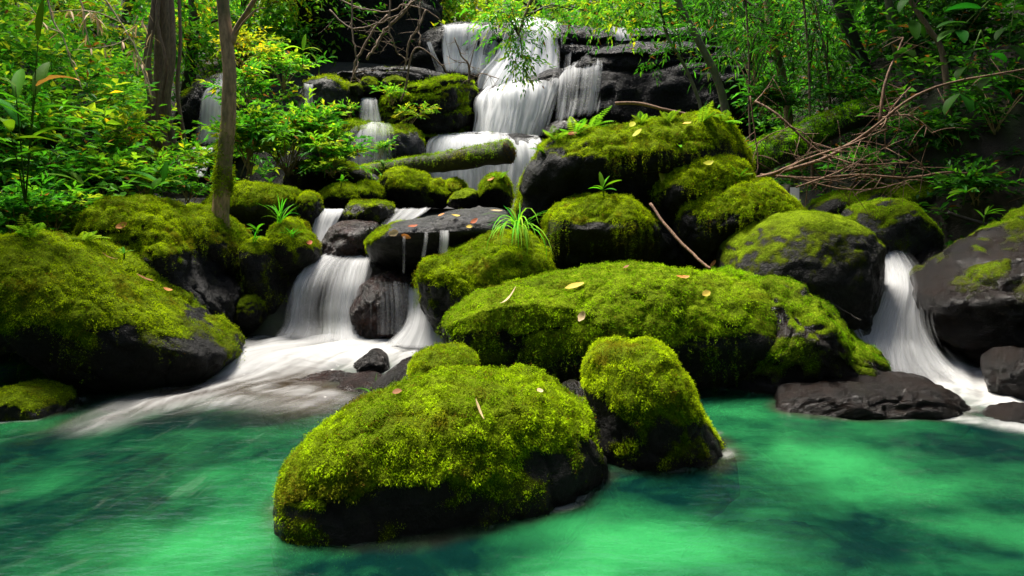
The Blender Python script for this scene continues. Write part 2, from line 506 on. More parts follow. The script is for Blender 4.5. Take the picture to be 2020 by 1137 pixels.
def boulder(label, outline, Yl, Yr=None, depth=0.5, name='boulder', mat='rock', sub=6, box=0.8, lip=0.0, under=0.3,
            rough=1.0, moss=0.25, mfn=None, dens=5000, mlen=0.024, hang=0, hang_len=0.3, seed=0, back=1.0, ridge=0.0,
            cat='boulder', group=None, puff=0.02, hue=0.0, mtint=1.0, strata=0.0, droop=1.0, cuts=5, mcut=None, filmk=1.0):
    Yr = Yl if Yr is None else Yr
    o = np.asarray(outline, float)
    x0, x1 = o[:, 0].min(), o[:, 0].max()
    Yp = Yl + (Yr - Yl) * (o[:, 0] - x0) / max(x1 - x0, 1)
    X = (o[:, 0] - 1010) / FPX * Yp; Z = CAMZ + (HORIZON - o[:, 1]) / FPX * Yp
    C = catmull(np.stack([X, Z], 1), 240, True)
    cx, cz = C.mean(0); cx = 0.5 * (cx + 0.5 * (C[:, 0].min() + C[:, 0].max())); cz = 0.5 * (cz + 0.5 * (C[:, 1].min() + C[:, 1].max()))
    ph = np.arctan2(C[:, 1] - cz, C[:, 0] - cx); rr = np.hypot(C[:, 0] - cx, C[:, 1] - cz)
    if moss < 0.9 or dens == 6500: rr = np.maximum(rr - (0.6 * puff + 0.3 * mlen), 0.3 * rr)
    s = np.argsort(ph); ph, rr = ph[s], rr[s]
    d, F = ico(sub)
    phi = np.arctan2(d[:, 2], d[:, 0]); rho = np.hypot(d[:, 0], d[:, 2])
    r = np.interp(phi, ph, rr, period=2 * np.pi) * rho ** box
    Vx = cx + np.cos(phi) * r; Vz = cz + np.sin(phi) * r
    hz = 0.5 * (C[:, 1].max() - C[:, 1].min()); hx = 0.5 * (C[:, 0].max() - C[:, 0].min())
    v = (Vz - 0.5 * (C[:, 1].max() + C[:, 1].min())) / hz
    u = (Vx - C[:, 0].min()) / (2 * hx)
    dep = depth * np.abs(d[:, 1]) ** box
    front = d[:, 1] < 0
    fac = np.where(v < lip, 1 - under * np.clip((lip - v), 0, 1.5), 1.0)
    Vy = np.where(front, -dep * fac, dep * back)
    sk = np.interp(Vx, [X.min(), X.max()], [Yl, Yr])
    V = np.stack([Vx, Vy + sk, Vz], 1)
    size = (hx * hz * depth) ** (1 / 3) * 2
    # flat breaks: push the surface in behind a few random planes
    q = np.random.default_rng(seed * 7 + 5)
    ctr = np.array([cx, 0.5 * (Yl + Yr), cz])
    ext = np.array([hx, depth, hz])
    for k in range(cuts):
        nn = unit(q.normal(size=3) * np.array([1, 1, 0.7]))
        e = np.sqrt(((nn * ext) ** 2).sum()) * q.uniform(0.80, 0.97)
        dd = (V - ctr) @ nn - e
        V = V - nn * (np.maximum(dd, 0) * 0.8)[:, None]
    nrm, _ = vnormals(V, F)
    q1 = V / size
    disp = 0.050 * size * fbm(q1 * 1.6, 3, off=seed * 3.1) + 0.020 * size * fbm(q1 * 5.0, 3, off=seed * 1.3 + 7)
    disp -= 0.030 * size * np.maximum(0, 0.25 - np.abs(fbm(q1 * np.array([2.0, 2.0, 3.2]), 2, off=seed * 5 + 3))) * 2 * ridge
    rid = 1 - np.abs(fbm(q1 * 3.6, 3, off=seed * 4.1 + 11))
    disp -= 0.022 * size * smooth(0.80, 1.0, rid)                       # seams
    disp += 0.008 * size * fbm(q1 * 13.0, 3, off=seed + 60) + 0.0035 * size * fbm(q1 * 30.0, 2, off=seed + 80)
    V = V + nrm * (disp * rough)[:, None]
    if strata:
        ph_ = Vz / strata + 0.5 * fbm(q1 * 1.2, 2, off=seed)
        st = np.abs((ph_ % 1.0) - 0.5) * 2
        V = V + nrm * (-(smooth(0.72, 1.0, st)) * strata * 0.22)[:, None] * np.array([1, 1, 0.2])
        V = V + (np.floor(ph_ + 0.5) % 3 - 1)[:, None] * np.array([0.0, 0.05, 0]) * size * 0.3
    nrm, _ = vnormals(V, F)
    arg = nrm[:, 2] + 0.38 * fbm(q1 * 2.6, 4, off=seed * 2.2 + 1) - moss
    if mfn is not None: arg = arg + mfn(u, 0.5 + 0.5 * v)
    if mcut is None and under >= 0.55: mcut = 0.5 + 0.5 * lip + 0.05
    if mcut is not None:
        mc = mcut(u) if callable(mcut) else mcut
        arg = arg - 1.9 * smooth(mc + 0.06, mc - 0.20, 0.5 + 0.5 * v + 0.11 * fbm(q1 * 3.5, 4, off=seed + 40))
    mk = smooth(-0.15, 0.30, arg)
    if moss < 0.9 and cat == 'boulder':
        zone = smooth(mc - 0.42, mc - 0.02, 0.5 + 0.5 * v) if mcut is not None else 0.7
        mk = np.maximum(mk, filmk * 0.68 * smooth(-0.35, 0.45, fbm(q1 * 5.0, 4, off=seed + 33)) * zone * smooth(-0.75, -0.25, nrm[:, 2]))
    V = V + nrm * (mk * puff * 0.55 * (0.6 + 0.9 * smooth(-0.4, 0.6, fbm(V * 11.0, 3, off=seed))))[:, None]
    nrm, _ = vnormals(V, F)
    ob = make(name, V, [F], M[mat], attrs={'moss': mk}, label=label, cat=cat, group=group)
    SURF.append((BVHTree.FromPolygons(V.tolist(), F.tolist()), ob))
    if mk.max() > 0.3 and dens > 0:
        rg = np.random.default_rng(seed + 100)
        wv = np.clip(mk - 0.25, 0, 1) ** 0.7 * (1 - 0.9 * smooth(0.05, 0.5, nrm[:, 1]))
        fn = np.cross(V[F[:, 1]] - V[F[:, 0]], V[F[:, 2]] - V[F[:, 0]])
        area = (np.linalg.norm(fn, axis=1) * 0.5 * np.minimum(wv[F].mean(1) * 1.6, 1.0)).sum()
        mlen = mlen * 0.46
        n = int(min(area * dens * 2.2, 42000))
        if n > 30:
            Pt, i = scatter(V, F, wv, n, rg)
            Nn = unit(nrm[F[i]].mean(1))
            dr = (0.25 + 0.75 * smooth(0.75, 0.0, Nn[:, 2])) * droop
            mb = MB()
            Vs, Qs, Cs = sprigs(Pt, Nn, mlen * (0.55 + 0.45 * smooth(0.3, 0.8, mk[F[i]].mean(1))), dr, mtint, seed, hue=hue)
            mb.add(Vs, Qs, None, Cs)
            if hang:
                edge = smooth(0.15, 0.5, mk) * smooth(0.45, 0.05, nrm[:, 2]) * (nrm[:, 2] > -0.6) + 1e-9 * mk
                Hp, hi = scatter(V, F, edge, hang, rg)
                Hn = unit(nrm[F[hi]].mean(1))
                ends, en, el = [], [], []
                for a_, n_ in zip(Hp, Hn):
                    ln_ = hang_len * rg.random() ** 2.2 + 0.04
                    st_ = max(2, int(ln_ / (mlen * 0.55)))
                    t = np.linspace(0, 1, st_)[:, None]
                    h = np.array([n_[0], n_[1], 0.0])
                    pts = a_ + h * 0.02 + np.array([0, 0, -1.0]) * ln_ * t + rg.normal(size=(st_, 3)) * 0.006
                    pts = pts + h * 0.03 * np.sin(t * 2)
                    ends.append(pts); en.append(np.tile(h, (st_, 1))); el.append(mlen * (1.0 - 0.55 * t[:, 0]))
                Vs, Qs, Cs = sprigs(np.concatenate(ends), unit(np.concatenate(en)), np.concatenate(el), np.full(sum(map(len, ends)), 1.1), mtint * 0.9, seed + 9, 0.8, 2, hue)
                mb.add(Vs, Qs, None, Cs)
            mb.build('moss', M['moss'], ob, False, kind='stuff')
    return ob

def hit(px, py):
    """the first rock surface seen at a photo pixel: point, normal"""
    d = Vector(((px - 1010) / FPX, 1.0, (HORIZON - py) / FPX)).normalized()
    o = Vector((0, 0, CAMZ)); best = None
    for t, ob in SURF:
        h = t.ray_cast(o, d)
        if h[0] is not None and (best is None or h[3] < best[2]): best = (np.array(h[0]), np.array(h[1]), h[3], ob)
    if best is None: return W(px, py, 7.0), np.array([0, 0, 1.0]), None
    n = best[1]
    if np.dot(n, np.array(d)) > 0: n = -n
    return best[0], n, best[3]

B = boulder
# foreground
B('large mossy boulder standing in the green pool, closest to the viewer',
  [(548, 1000), (560, 925), (606, 860), (690, 808), (795, 770), (900, 740), (1000, 732), (1070, 736), (1136, 784), (1182, 840), (1205, 900), (1160, 1010), (1060, 1110), (900, 1170), (740, 1180), (600, 1140), (545, 1070)],
  3.35, 3.95, depth=0.50, sub=7, lip=-0.25, under=0.15, moss=0.10, dens=11000, mlen=0.027, seed=1, hue=0.06, box=0.72, puff=0.026, rough=0.6, cuts=2, mcut=lambda u: 0.66 + 0.12 * smooth(0.35, 1.0, u),
  mfn=lambda u, v: 0.55 * smooth(0.42, 0.75, v - 0.10 * np.sin(u * 5)) - 0.55 * smooth(0.5, 0.15, v) - 0.25 * smooth(0.6, 1.0, u) * smooth(0.9, 0.5, v))
B('leaning boulder touching the large pool boulder, moss cap and bare dark shoulder',
  [(1150, 760), (1158, 700), (1190, 674), (1250, 670), (1305, 682), (1345, 735), (1385, 800), (1418, 850), (1448, 910), (1440, 1000), (1330, 1030), (1220, 1000), (1180, 900), (1160, 830)],
  4.15, 4.35, depth=0.42, sub=6, lip=-0.2, under=0.2, moss=0.15, dens=11000, mlen=0.026, seed=2, rough=0.8, mcut=lambda u: 0.58 + 0.0 * u,
  mfn=lambda u, v: 0.7 * smooth(0.72, 0.85, v + 0.18 * u) - 0.5 * np.exp(-((u - 0.10) ** 2 / 0.02 + (v - 0.60) ** 2 / 0.012)) - 0.6 * smooth(0.4, 0.2, v) - 0.25 * smooth(0.4, 0.8, u) * smooth(0.6, 0.4, v))
B('small moss mound peeking over the back of the large pool boulder',
  [(808, 735), (825, 700), (870, 684), (915, 690), (945, 715), (950, 770), (900, 800), (830, 790)], 4.75, depth=0.28, sub=5, moss=0.0, dens=9000, mlen=0.026, seed=3, mfn=lambda u, v: 0.5 * v)
B('dark bare pebbly rock beside the small moss mound at the stream edge', [(735, 770), (760, 738), (795, 715), (830, 705), (850, 740), (845, 800), (780, 810)], 4.95, depth=0.3, sub=5, moss=2, mat='rock_wet', seed=4)
B('round dark wet stone wedged between the two foreground boulders', [(1100, 790), (1112, 760), (1132, 750), (1152, 765), (1160, 800), (1150, 850), (1110, 850)], 4.3, depth=0.15, sub=5, moss=2, mat='rock_wet', seed=5)
# the long slab and what lies round it
B('long flat mossy boulder across the middle with a black undercut',
  [(864, 672), (872, 630), (930, 590), (1030, 555), (1150, 535), (1260, 524), (1380, 536), (1470, 555), (1545, 590), (1600, 640), (1590, 740), (1500, 830), (1300, 850), (1050, 830), (920, 760), (870, 710)],
  5.75, 6.0, depth=0.72, sub=7, lip=0.2, under=0.8, moss=0.12, dens=8500, mlen=0.030, hang=900, hang_len=0.14, seed=6, hue=0.15, box=0.72, puff=0.03, rough=0.7,
  mfn=lambda u, v: 0.55 * smooth(0.55, 0.7, v) - 0.4 * smooth(0.84, 0.95, u))
B('dark wet rock shoulder at the end of the long slab, mossy ridge along its crest',
  [(1440, 640), (1480, 560), (1530, 546), (1580, 556), (1625, 605), (1680, 650), (1725, 690), (1748, 740), (1735, 800), (1600, 850), (1430, 830), (1390, 740)],
  5.85, 5.65, depth=0.70, sub=6, lip=-0.3, under=0.3, moss=0.72, dens=8000, mlen=0.022, mtint=0.75, seed=7, mcut=lambda u: 0.60 + 0.0 * u, mat='rock_wet', ridge=1.6, rough=1.1, hue=0.25,
  mfn=lambda u, v: 0.75 * np.exp(-((v - (0.92 - 0.75 * (u - 0.35))) ** 2) / 0.02) - 0.6 * smooth(0.52, 0.3, v))
B('smooth low wet brown rock lying in the pool below the right-hand fall',
  [(1512, 790), (1560, 768), (1640, 752), (1740, 742), (1820, 743), (1870, 765), (1897, 800), (1880, 850), (1740, 870), (1580, 850)],
  5.05, depth=0.36, sub=6, moss=2, mat='rock_wet', seed=8, rough=1.0, box=0.8, cuts=5, ridge=1.5)
B('mossy boulder with pale wet face beside the cascade, long grass on its crown',
  [(824, 540), (835, 508), (900, 492), (960, 470), (1030, 460), (1080, 480), (1115, 525), (1120, 600), (1060, 680), (960, 720), (880, 690), (850, 640), (828, 590)],
  6.45, 6.75, depth=0.62, sub=6, lip=0.25, under=0.75, moss=0.15, dens=8500, mlen=0.029, hang=350, hang_len=0.12, seed=9, mat='rock_pale', ridge=1.2,
  mfn=lambda u, v: 0.6 * smooth(0.42, 0.6, v + 0.15 * u) - 0.6 * smooth(0.45, 0.3, v + 0.15 * u))
B('flat wet slab strewn with fallen leaves in the middle of the stream, mossy left end',
  [(730, 490), (738, 468), (790, 440), (850, 425), (900, 412), (960, 408), (1005, 415), (1030, 440), (1020, 480), (960, 505), (880, 520), (800, 540), (745, 530)],
  7.35, 7.7, depth=0.85, sub=6, lip=0.35, under=0.6, moss=1.25, dens=6500, mlen=0.030, seed=10, mcut=0.30, mat='rock_pale', box=0.6, rough=0.5, cuts=2,
  mfn=lambda u, v: 1.5 * smooth(0.34, 0.06, u + 0.35 * (v - 0.6)) + 0.6 * smooth(0.9, 1.0, u))
# overhanging group
B('huge overhanging mossy boulder with ferns growing along its top',
  [(1028, 400), (1040, 340), (1075, 292), (1140, 262), (1230, 240), (1330, 232), (1420, 236), (1462, 265), (1482, 310), (1478, 400), (1400, 520), (1200, 560), (1060, 520), (1030, 460)],
  7.75, 8.1, depth=1.0, sub=6, lip=0.45, under=0.85, moss=0.12, dens=6500, mlen=0.036, hang=1100, hang_len=0.28, seed=11, filmk=0.35, mcut=lambda u: 0.80 - 0.5 * smooth(0.06, 0.0, u), box=0.72, puff=0.035,
  mfn=lambda u, v: 0.55 * smooth(0.55, 0.75, v) - 0.75 * smooth(0.66, 0.50, v) * smooth(0.03, 0.12, u) + 0.4 * smooth(0.10, 0.0, u))
B('shaggy bright mossy boulder tucked under the huge overhanging one',
  [(1262, 400), (1272, 350), (1300, 318), (1350, 304), (1410, 306), (1455, 325), (1485, 370), (1480, 460), (1400, 520), (1300, 510), (1265, 460)],
  7.3, 7.5, depth=0.6, sub=6, lip=0.3, under=0.7, moss=0.0, dens=7000, mlen=0.036, hang=600, hang_len=0.25, seed=12, filmk=0.35, mcut=0.70, mfn=lambda u, v: 0.5 * smooth(0.4, 0.7, v) - 0.6 * smooth(0.5, 0.3, v))
B('mossy boulder with a thick hanging fringe, just behind the smooth dark dome',
  [(1335, 450), (1345, 405), (1385, 372), (1440, 355), (1500, 356), (1545, 380), (1570, 405), (1560, 460), (1500, 540), (1400, 550), (1345, 510)],
  6.95, 7.05, depth=0.55, sub=6, lip=0.3, under=0.75, moss=0.0, dens=7500, mlen=0.034, hang=900, hang_len=0.26, seed=13, filmk=0.35, mcut=0.72, mfn=lambda u, v: 0.5 * smooth(0.4, 0.7, v) - 0.6 * smooth(0.52, 0.35, v))
B('mossy boulder with long dangling moss strands above the long slab, green seedling on top',
  [(1074, 450), (1085, 412), (1130, 388), (1200, 381), (1255, 392), (1290, 425), (1330, 470), (1340, 540), (1240, 600), (1120, 590), (1078, 520)],
  6.95, 7.05, depth=0.55, sub=6, lip=0.4, under=0.85, moss=0.10, dens=7500, mlen=0.032, hang=1000, hang_len=0.42, seed=14, filmk=0.35, mcut=0.84,
  mfn=lambda u, v: 0.55 * smooth(0.5, 0.75, v) - 0.7 * smooth(0.62, 0.45, v))
B('smooth rounded dark boulder with thin moss film beside the right-hand fall',
  [(1398, 540), (1420, 490), (1470, 445), (1540, 416), (1610, 414), (1680, 440), (1725, 490), (1745, 560), (1735, 620), (1700, 680), (1560, 700), (1440, 640)],
  6.55, 6.45, depth=0.75, sub=6, lip=0.1, under=0.35, moss=0.62, dens=5200, mlen=0.016, seed=15, puff=0.004, rough=0.55, cuts=3, mtint=0.6, hue=0.1,
  mfn=lambda u, v: 0.22 * smooth(0.4, 0.6, v) * smooth(0.95, 0.6, u))
B('low mossy hump between the long slab and the dark dome', [(1370, 560), (1400, 536), (1450, 528), (1500, 540), (1515, 570), (1480, 600), (1400, 600)], 6.15, depth=0.3, sub=5, moss=0.0, dens=8000, mlen=0.028, seed=16, hue=0.25)
B('angular slate-like rock with a mossy edge at the head of the right-hand fall',
  [(1655, 450), (1680, 410), (1730, 392), (1765, 388), (1800, 410), (1835, 460), (1840, 520), (1780, 545), (1700, 530), (1660, 490)],
  7.25, depth=0.5, sub=5, moss=0.55, dens=6000, mlen=0.022, seed=17, cuts=9, mat='rock_pale', puff=0.008, hue=0.2, mfn=lambda u, v: 0.5 * smooth(0.5, 0.75, u))
B('flat dark wet rock under the head of the right-hand fall', [(1770, 540), (1790, 505), (1840, 490), (1875, 500), (1880, 545), (1830, 580), (1780, 570)], 7.0, depth=0.4, sub=5, moss=2, mat='rock_wet', seed=18)
B('mossy boulder behind the dead branches on the right, green shaggy crown',
  [(1560, 440), (1590, 395), (1660, 370), (1740, 362), (1810, 343), (1860, 348), (1895, 385), (1890, 450), (1800, 500), (1640, 490)],
  8.3, 8.0, depth=0.7, sub=5, lip=0.3, under=0.6, moss=0.15, dens=5500, mlen=0.034, hang=400, hang_len=0.2, seed=19, hue=0.25, mtint=0.75)
B('big dark wet boulder at the right edge sloping down to the fall',
  [(1812, 600), (1830, 560), (1880, 520), (1940, 475), (2010, 430), (2100, 400), (2250, 410), (2330, 520), (2320, 700), (2200, 800), (2000, 790), (1880, 730), (1830, 670)],
  6.1, 5.7, depth=0.8, sub=6, lip=0.1, under=0.35, moss=0.76, dens=6500, mlen=0.020, seed=20, mtint=0.7, filmk=1.0, mcut=lambda u: 0.75 - 0.25 * smooth(0.4, 0.7, u), mat='rock_wet', ridge=1.4, hue=0.25, mfn=lambda u, v: 0.35 * smooth(0.30, 0.55, u) * smooth(0.5, 0.8, v) - 0.5 * smooth(0.6, 0.4, v))
B('wet brown stone in white water at the right edge', [(1952, 740), (1962, 705), (1995, 690), (2040, 695), (2075, 730), (2080, 790), (2020, 810), (1965, 790)], 5.3, depth=0.25, sub=5, moss=2, mat='rock_wet', ridge=1.5, seed=21)
B('shallow brown stone awash in foam at the right border', [(1930, 850), (1960, 815), (2010, 800), (2080, 812), (2110, 860), (2040, 900), (1960, 890)], 4.75, depth=0.25, sub=5, moss=2, mat='rock_wet', ridge=1.5, seed=22, rough=0.9)
# left bank
B('huge slanting mossy boulder at the left, dark snout dipping to the foam',
  [(-90, 600), (-60, 520), (10, 470), (80, 453), (160, 470), (240, 520), (330, 590), (410, 650), (455, 680), (468, 700), (440, 740), (390, 762), (300, 775), (200, 770), (110, 715), (20, 650), (-60, 640)],
  5.5, 5.9, depth=0.75, sub=7, lip=0.15, under=0.35, moss=0.05, dens=8500, mlen=0.030, hang=500, hang_len=0.12, seed=23, rough=0.6, cuts=4, ridge=1.0, box=0.68, mcut=lambda u: 0.42 + 0.14 * smooth(0.55, 0.8, u) - 0.2 * smooth(0.8, 1.0, u),
  mfn=lambda u, v: 0.7 * smooth(0.10, 0.42, v + 0.55 * (u - 0.5)) - 0.8 * smooth(0.84, 0.97, u) - 0.45 * smooth(0.30, 0.1, v))
B('second slanting mossy boulder behind the huge left one, bare grey nose',
  [(150, 470), (190, 410), (250, 390), (310, 402), (355, 430), (390, 480), (430, 545), (462, 590), (468, 630), (445, 665), (400, 690), (280, 650), (180, 560)],
  6.7, 6.6, depth=0.6, sub=6, lip=0.3, under=0.4, moss=0.18, dens=7500, mlen=0.031, hang=300, hang_len=0.16, seed=24, filmk=0.35, mat='rock', ridge=1.5, box=0.68, cuts=7, mcut=lambda u: 0.80 - 0.15 * u,
  mfn=lambda u, v: 0.4 * smooth(0.55, 0.8, v) - 0.5 * smooth(0.72, 0.95, u) * smooth(0.62, 0.4, v))
B('low rounded mossy boulder rising behind the slanting pair', [(60, 500), (90, 440), (160, 412), (230, 425), (250, 480), (180, 540), (90, 540)], 7.0, depth=0.5, sub=5, moss=0.1, dens=6000, mlen=0.03, seed=25)
B('sloping mossy boulder at the foot of the slender tree',
  [(330, 470), (350, 420), (400, 408), (450, 432), (485, 470), (497, 510), (490, 540), (440, 570), (370, 540)], 7.2, depth=0.55, sub=5, lip=0.1, under=0.6, moss=0.1, dens=7000, mlen=0.031, hang=200, hang_len=0.14, seed=26)
B('dark block with mossy lid between the slender tree and the cascade', [(485, 500), (492, 472), (525, 466), (553, 480), (560, 530), (560, 620), (520, 650), (485, 610)], 7.15, depth=0.4, sub=5, lip=0.6, under=0.4, moss=0.45, dens=8000, mlen=0.03, hang=200, hang_len=0.1, seed=27)
B('round mossy boulder with grass at the left lip of the cascade', [(530, 480), (545, 440), (575, 430), (605, 455), (632, 495), (628, 520), (590, 545), (545, 540)], 7.35, depth=0.42, sub=5, lip=0.0, under=0.4, moss=0.1, dens=7500, mlen=0.03, seed=28, mcut=0.38, mfn=lambda u, v: -0.7 * smooth(0.85, 1.0, u))
B('big rounded mossy boulder behind the slender tree', [(400, 440), (420, 385), (470, 362), (535, 357), (580, 370), (597, 400), (590, 445), (560, 475), (450, 480)], 8.1, depth=0.55, sub=5, moss=0.08, dens=6000, mlen=0.032, seed=29, mat='rock_pale', mcut=0.40, lip=0.2, under=0.4)
B('upright mossy stone at the left lip of the twin small falls', [(582, 430), (590, 392), (610, 376), (630, 385), (640, 420), (632, 455), (600, 470)], 8.15, depth=0.32, sub=5, moss=0.12, dens=6500, mlen=0.03, seed=30, mfn=lambda u, v: -0.4 * smooth(0.7, 1.0, u))
B('small dark-green stone in the shade left of the cascade foot', [(462, 620), (470, 588), (500, 578), (520, 595), (522, 630), (495, 660), (465, 650)], 6.9, depth=0.22, sub=5, moss=0.25, dens=6000, mlen=0.022, seed=31, mtint=0.8)
B('low dark stone with mossy crown at the left edge of the pool', [(-40, 800), (-10, 770), (60, 756), (110, 770), (138, 800), (130, 850), (40, 860), (-30, 840)], 4.95, depth=0.33, sub=5, moss=0.42, dens=9000, mlen=0.02, seed=32, mfn=lambda u, v: 0.3 * smooth(0.6, 0.9, v), puff=0.01)
# in the cascade
B('reddish wet rock in the middle of the cascade with thin trickles', [(698, 640), (706, 580), (735, 545), (790, 538), (822, 560), (828, 620), (830, 680), (770, 720), (705, 700)], 7.05, depth=0.42, sub=6, moss=2, mat='rock_red', seed=33, ridge=1.5, rough=1.2)
B('brown wet rock between the twin small falls', [(640, 480), (660, 445), (700, 436), (745, 440), (745, 480), (710, 520), (655, 520)], 7.75, depth=0.4, sub=5, moss=2, mat='rock_red', seed=34, rough=0.8)
B('dark ledge with a mossy top between the twin small falls', [(675, 425), (690, 400), (730, 397), (770, 402), (778, 430), (740, 455), (685, 455)], 8.2, depth=0.4, sub=5, moss=0.6, dens=5000, mlen=0.03, seed=35, mat='rock_wet')
B('small pointed brown rock poking out of the foam', [(690, 735), (712, 706), (742, 690), (765, 706), (775, 735), (740, 755), (700, 750)], 5.95, depth=0.2, sub=5, moss=2, mat='rock_wet', seed=36)
B('broad flat brown rock awash in the run-out below the cascade', [(535, 790), (575, 758), (650, 744), (735, 744), (790, 764), (790, 810), (680, 850), (560, 840)], 5.55, depth=0.42, sub=6, moss=2, mat='rock_red', seed=37, rough=0.8, box=0.7, ridge=1.0)
B('dark sunken boulder on the pool floor, right of the pool boulders', [(1330, 1140), (1420, 1080), (1560, 1060), (1700, 1090), (1830, 1150), (1850, 1260), (1650, 1330), (1400, 1280)], 3.55, 3.35, depth=0.42, sub=5, moss=2, mat='rock', seed=38, rough=1.2)
# row of stones below the log
row = [('mossy stone under the trailing leaves left of the log', [(630, 400), (640, 372), (680, 362), (715, 378), (720, 410), (680, 425)], 9.2),
       ('small moss hummock left of the log foot', [(690, 400), (700, 368), (730, 358), (757, 375), (758, 410), (720, 422)], 9.4),
       ('rounded mossy stone below the log foot', [(745, 395), (755, 350), (800, 330), (845, 345), (868, 385), (860, 415), (790, 420)], 9.8),
       ('mossy stone directly below the middle of the log', [(830, 400), (838, 362), (862, 352), (885, 365), (890, 402), (860, 415)], 9.9),
       ('round moss ball below the log, left of the flat green stone', [(868, 400), (875, 362), (898, 351), (918, 365), (922, 395), (895, 410)], 10.1),
       ('smooth flat green stone at the slab edge below the log', [(884, 406), (895, 382), (920, 373), (942, 380), (944, 405), (915, 415)], 9.0),
       ('tall mossy stone right of the flat green stone', [(936, 400), (950, 360), (978, 341), (1002, 352), (1012, 385), (1005, 415), (960, 415)], 9.1)]
for k, (lb, ol, Yd) in enumerate(row):
    B(lb, ol, Yd, depth=0.4, sub=5, moss=0.0 if k != 5 else 0.3, dens=5500, mlen=0.034 if k != 5 else 0.016, seed=50 + k, group='stones in a row below the log', lip=0.1, under=0.5)
B('mossy rock heap hung with creepers under the leafy bush', [(560, 380), (575, 335), (630, 312), (690, 322), (740, 345), (760, 375), (740, 400), (640, 400), (575, 400)], 10.0, depth=0.6, sub=5, moss=0.05, dens=5000, mlen=0.036, hang=200, hang_len=0.2, seed=60, lip=0.5, under=0.8)
# rock steps of the falls
B('layered black rock step carrying the highest curtain of the falls', [(800, 190), (830, 90), (870, 66), (960, 62), (1060, 62), (1180, 70), (1290, 66), (1400, 80), (1460, 160), (1420, 300), (1200, 320), (950, 300), (830, 260)],
  16.4, 16.0, depth=1.5, sub=6, moss=1.1, dens=600, mlen=0.06, seed=61, mat='rock_black', box=0.5, strata=0.55, cat='rock ledge', name='rock_ledge', lip=0.9, under=0.0, rough=0.7)
B('bulging black step in the middle of the falls', [(925, 270), (930, 205), (975, 178), (1040, 160), (1105, 140), (1135, 180), (1140, 260), (1090, 320), (960, 320)],
  14.6, depth=1.1, sub=5, moss=2, seed=62, mat='rock_black', box=0.6, cat='rock ledge', name='rock_ledge', rough=0.7)
B('wide rounded lowest step of the main fall', [(828, 320), (845, 280), (900, 266), (980, 264), (1060, 270), (1100, 300), (1110, 380), (960, 420), (830, 400)],
  13.3, depth=0.9, sub=5, moss=1.0, dens=500, mlen=0.05, seed=63, mat='rock_black', box=0.6, cat='rock ledge', name='rock_ledge', rough=0.5)
B('black layered cliff block right of the falls, under the overhanging trees', [(1105, 190), (1130, 140), (1200, 110), (1300, 100), (1400, 110), (1500, 150), (1520, 300), (1400, 360), (1200, 360), (1110, 320)],
  14.4, 13.2, depth=1.2, sub=6, moss=0.95, dens=700, mlen=0.05, seed=64, mat='rock_black', box=0.5, strata=0.5, cat='rock ledge', name='rock_ledge', rough=0.8, hue=0.3, mtint=0.6)
B('low black rock nose beside the foot of the middle fall', [(1070, 265), (1085, 245), (1110, 238), (1150, 240), (1160, 280), (1110, 290)], 13.2, depth=0.4, sub=5, moss=2, seed=65, mat='rock_wet', cat='rock ledge', name='rock_ledge')
B('mossy layered ledge with hanging plants left of the main fall', [(745, 250), (755, 195), (800, 172), (870, 158), (925, 165), (940, 200), (930, 260), (900, 300), (820, 305), (755, 300)],
  13.7, 13.9, depth=0.9, sub=6, moss=0.15, dens=1700, mlen=0.07, hang=250, hang_len=0.3, seed=66, box=0.6, strata=0.4, cat='rock ledge', name='rock_ledge', hue=0.1)
B('water-worn ledge below the small upper left fall', [(585, 240), (592, 180), (630, 155), (690, 160), (720, 185), (715, 235), (680, 265), (600, 265)],
  13.4, depth=0.7, sub=5, moss=0.6, dens=1800, mlen=0.06, seed=67, mat='rock_pale', box=0.6, cat='rock ledge', name='rock_ledge')
B('broad mossy step under the fan-shaped little fall', [(640, 320), (655, 262), (700, 240), (770, 244), (830, 262), (850, 310), (830, 350), (720, 370), (650, 350)],
  12.6, depth=0.8, sub=5, moss=0.35, dens=1900, mlen=0.055, seed=68, mat='rock_pale', box=0.6, cat='rock ledge', name='rock_ledge', hue=0.1)
B('wet dark rock hump under the far left fall', [(350, 300), (365, 210), (395, 165), (430, 148), (470, 165), (480, 250), (460, 330), (380, 340)],
  13.0, depth=0.8, sub=5, moss=0.75, dens=1400, mlen=0.055, seed=69, mat='rock_black', cat='rock ledge', name='rock_ledge')
for lb, ol, Yd in (('smooth green stone sitting on the ledge between the upper left falls', [(708, 180), (716, 158), (735, 154), (748, 168), (744, 186), (720, 190)], 13.2),
                   ('grey-green flat stone on top of the mossy layered ledge', [(752, 172), (760, 155), (785, 152), (808, 162), (806, 178), (775, 184)], 13.3),
                   ('bright mossy lump on the ledge above the small upper left fall', [(690, 182), (696, 168), (710, 166), (716, 180), (708, 192)], 12.9)):
    B(lb, ol, Yd, depth=0.3, sub=5, moss=0.15, dens=2200, mlen=0.03, seed=int(ol[0][0]), name='boulder', puff=0.005)
B('dark rock wall behind the hanging vines', [(560, 150), (580, 20), (640, -60), (760, -80), (860, -40), (885, 60), (880, 160), (820, 220), (640, 220)], 16.6, depth=0.9, sub=5, moss=0.9, dens=500, mlen=0.06, seed=70, mat='rock_black', box=0.5, strata=0.7, cat='rock ledge', name='rock_ledge')
B('low wet ledge in front of the dark rock wall, above the green stone', [(610, 185), (640, 160), (720, 150), (800, 146), (870, 148), (900, 165), (890, 200), (760, 210), (640, 205)], 14.2, 14.4, depth=1.0, sub=5, moss=1.0, dens=600, mlen=0.05, seed=71, mat='rock_black', box=0.5, cat='rock ledge', name='rock_ledge', strata=0.25)
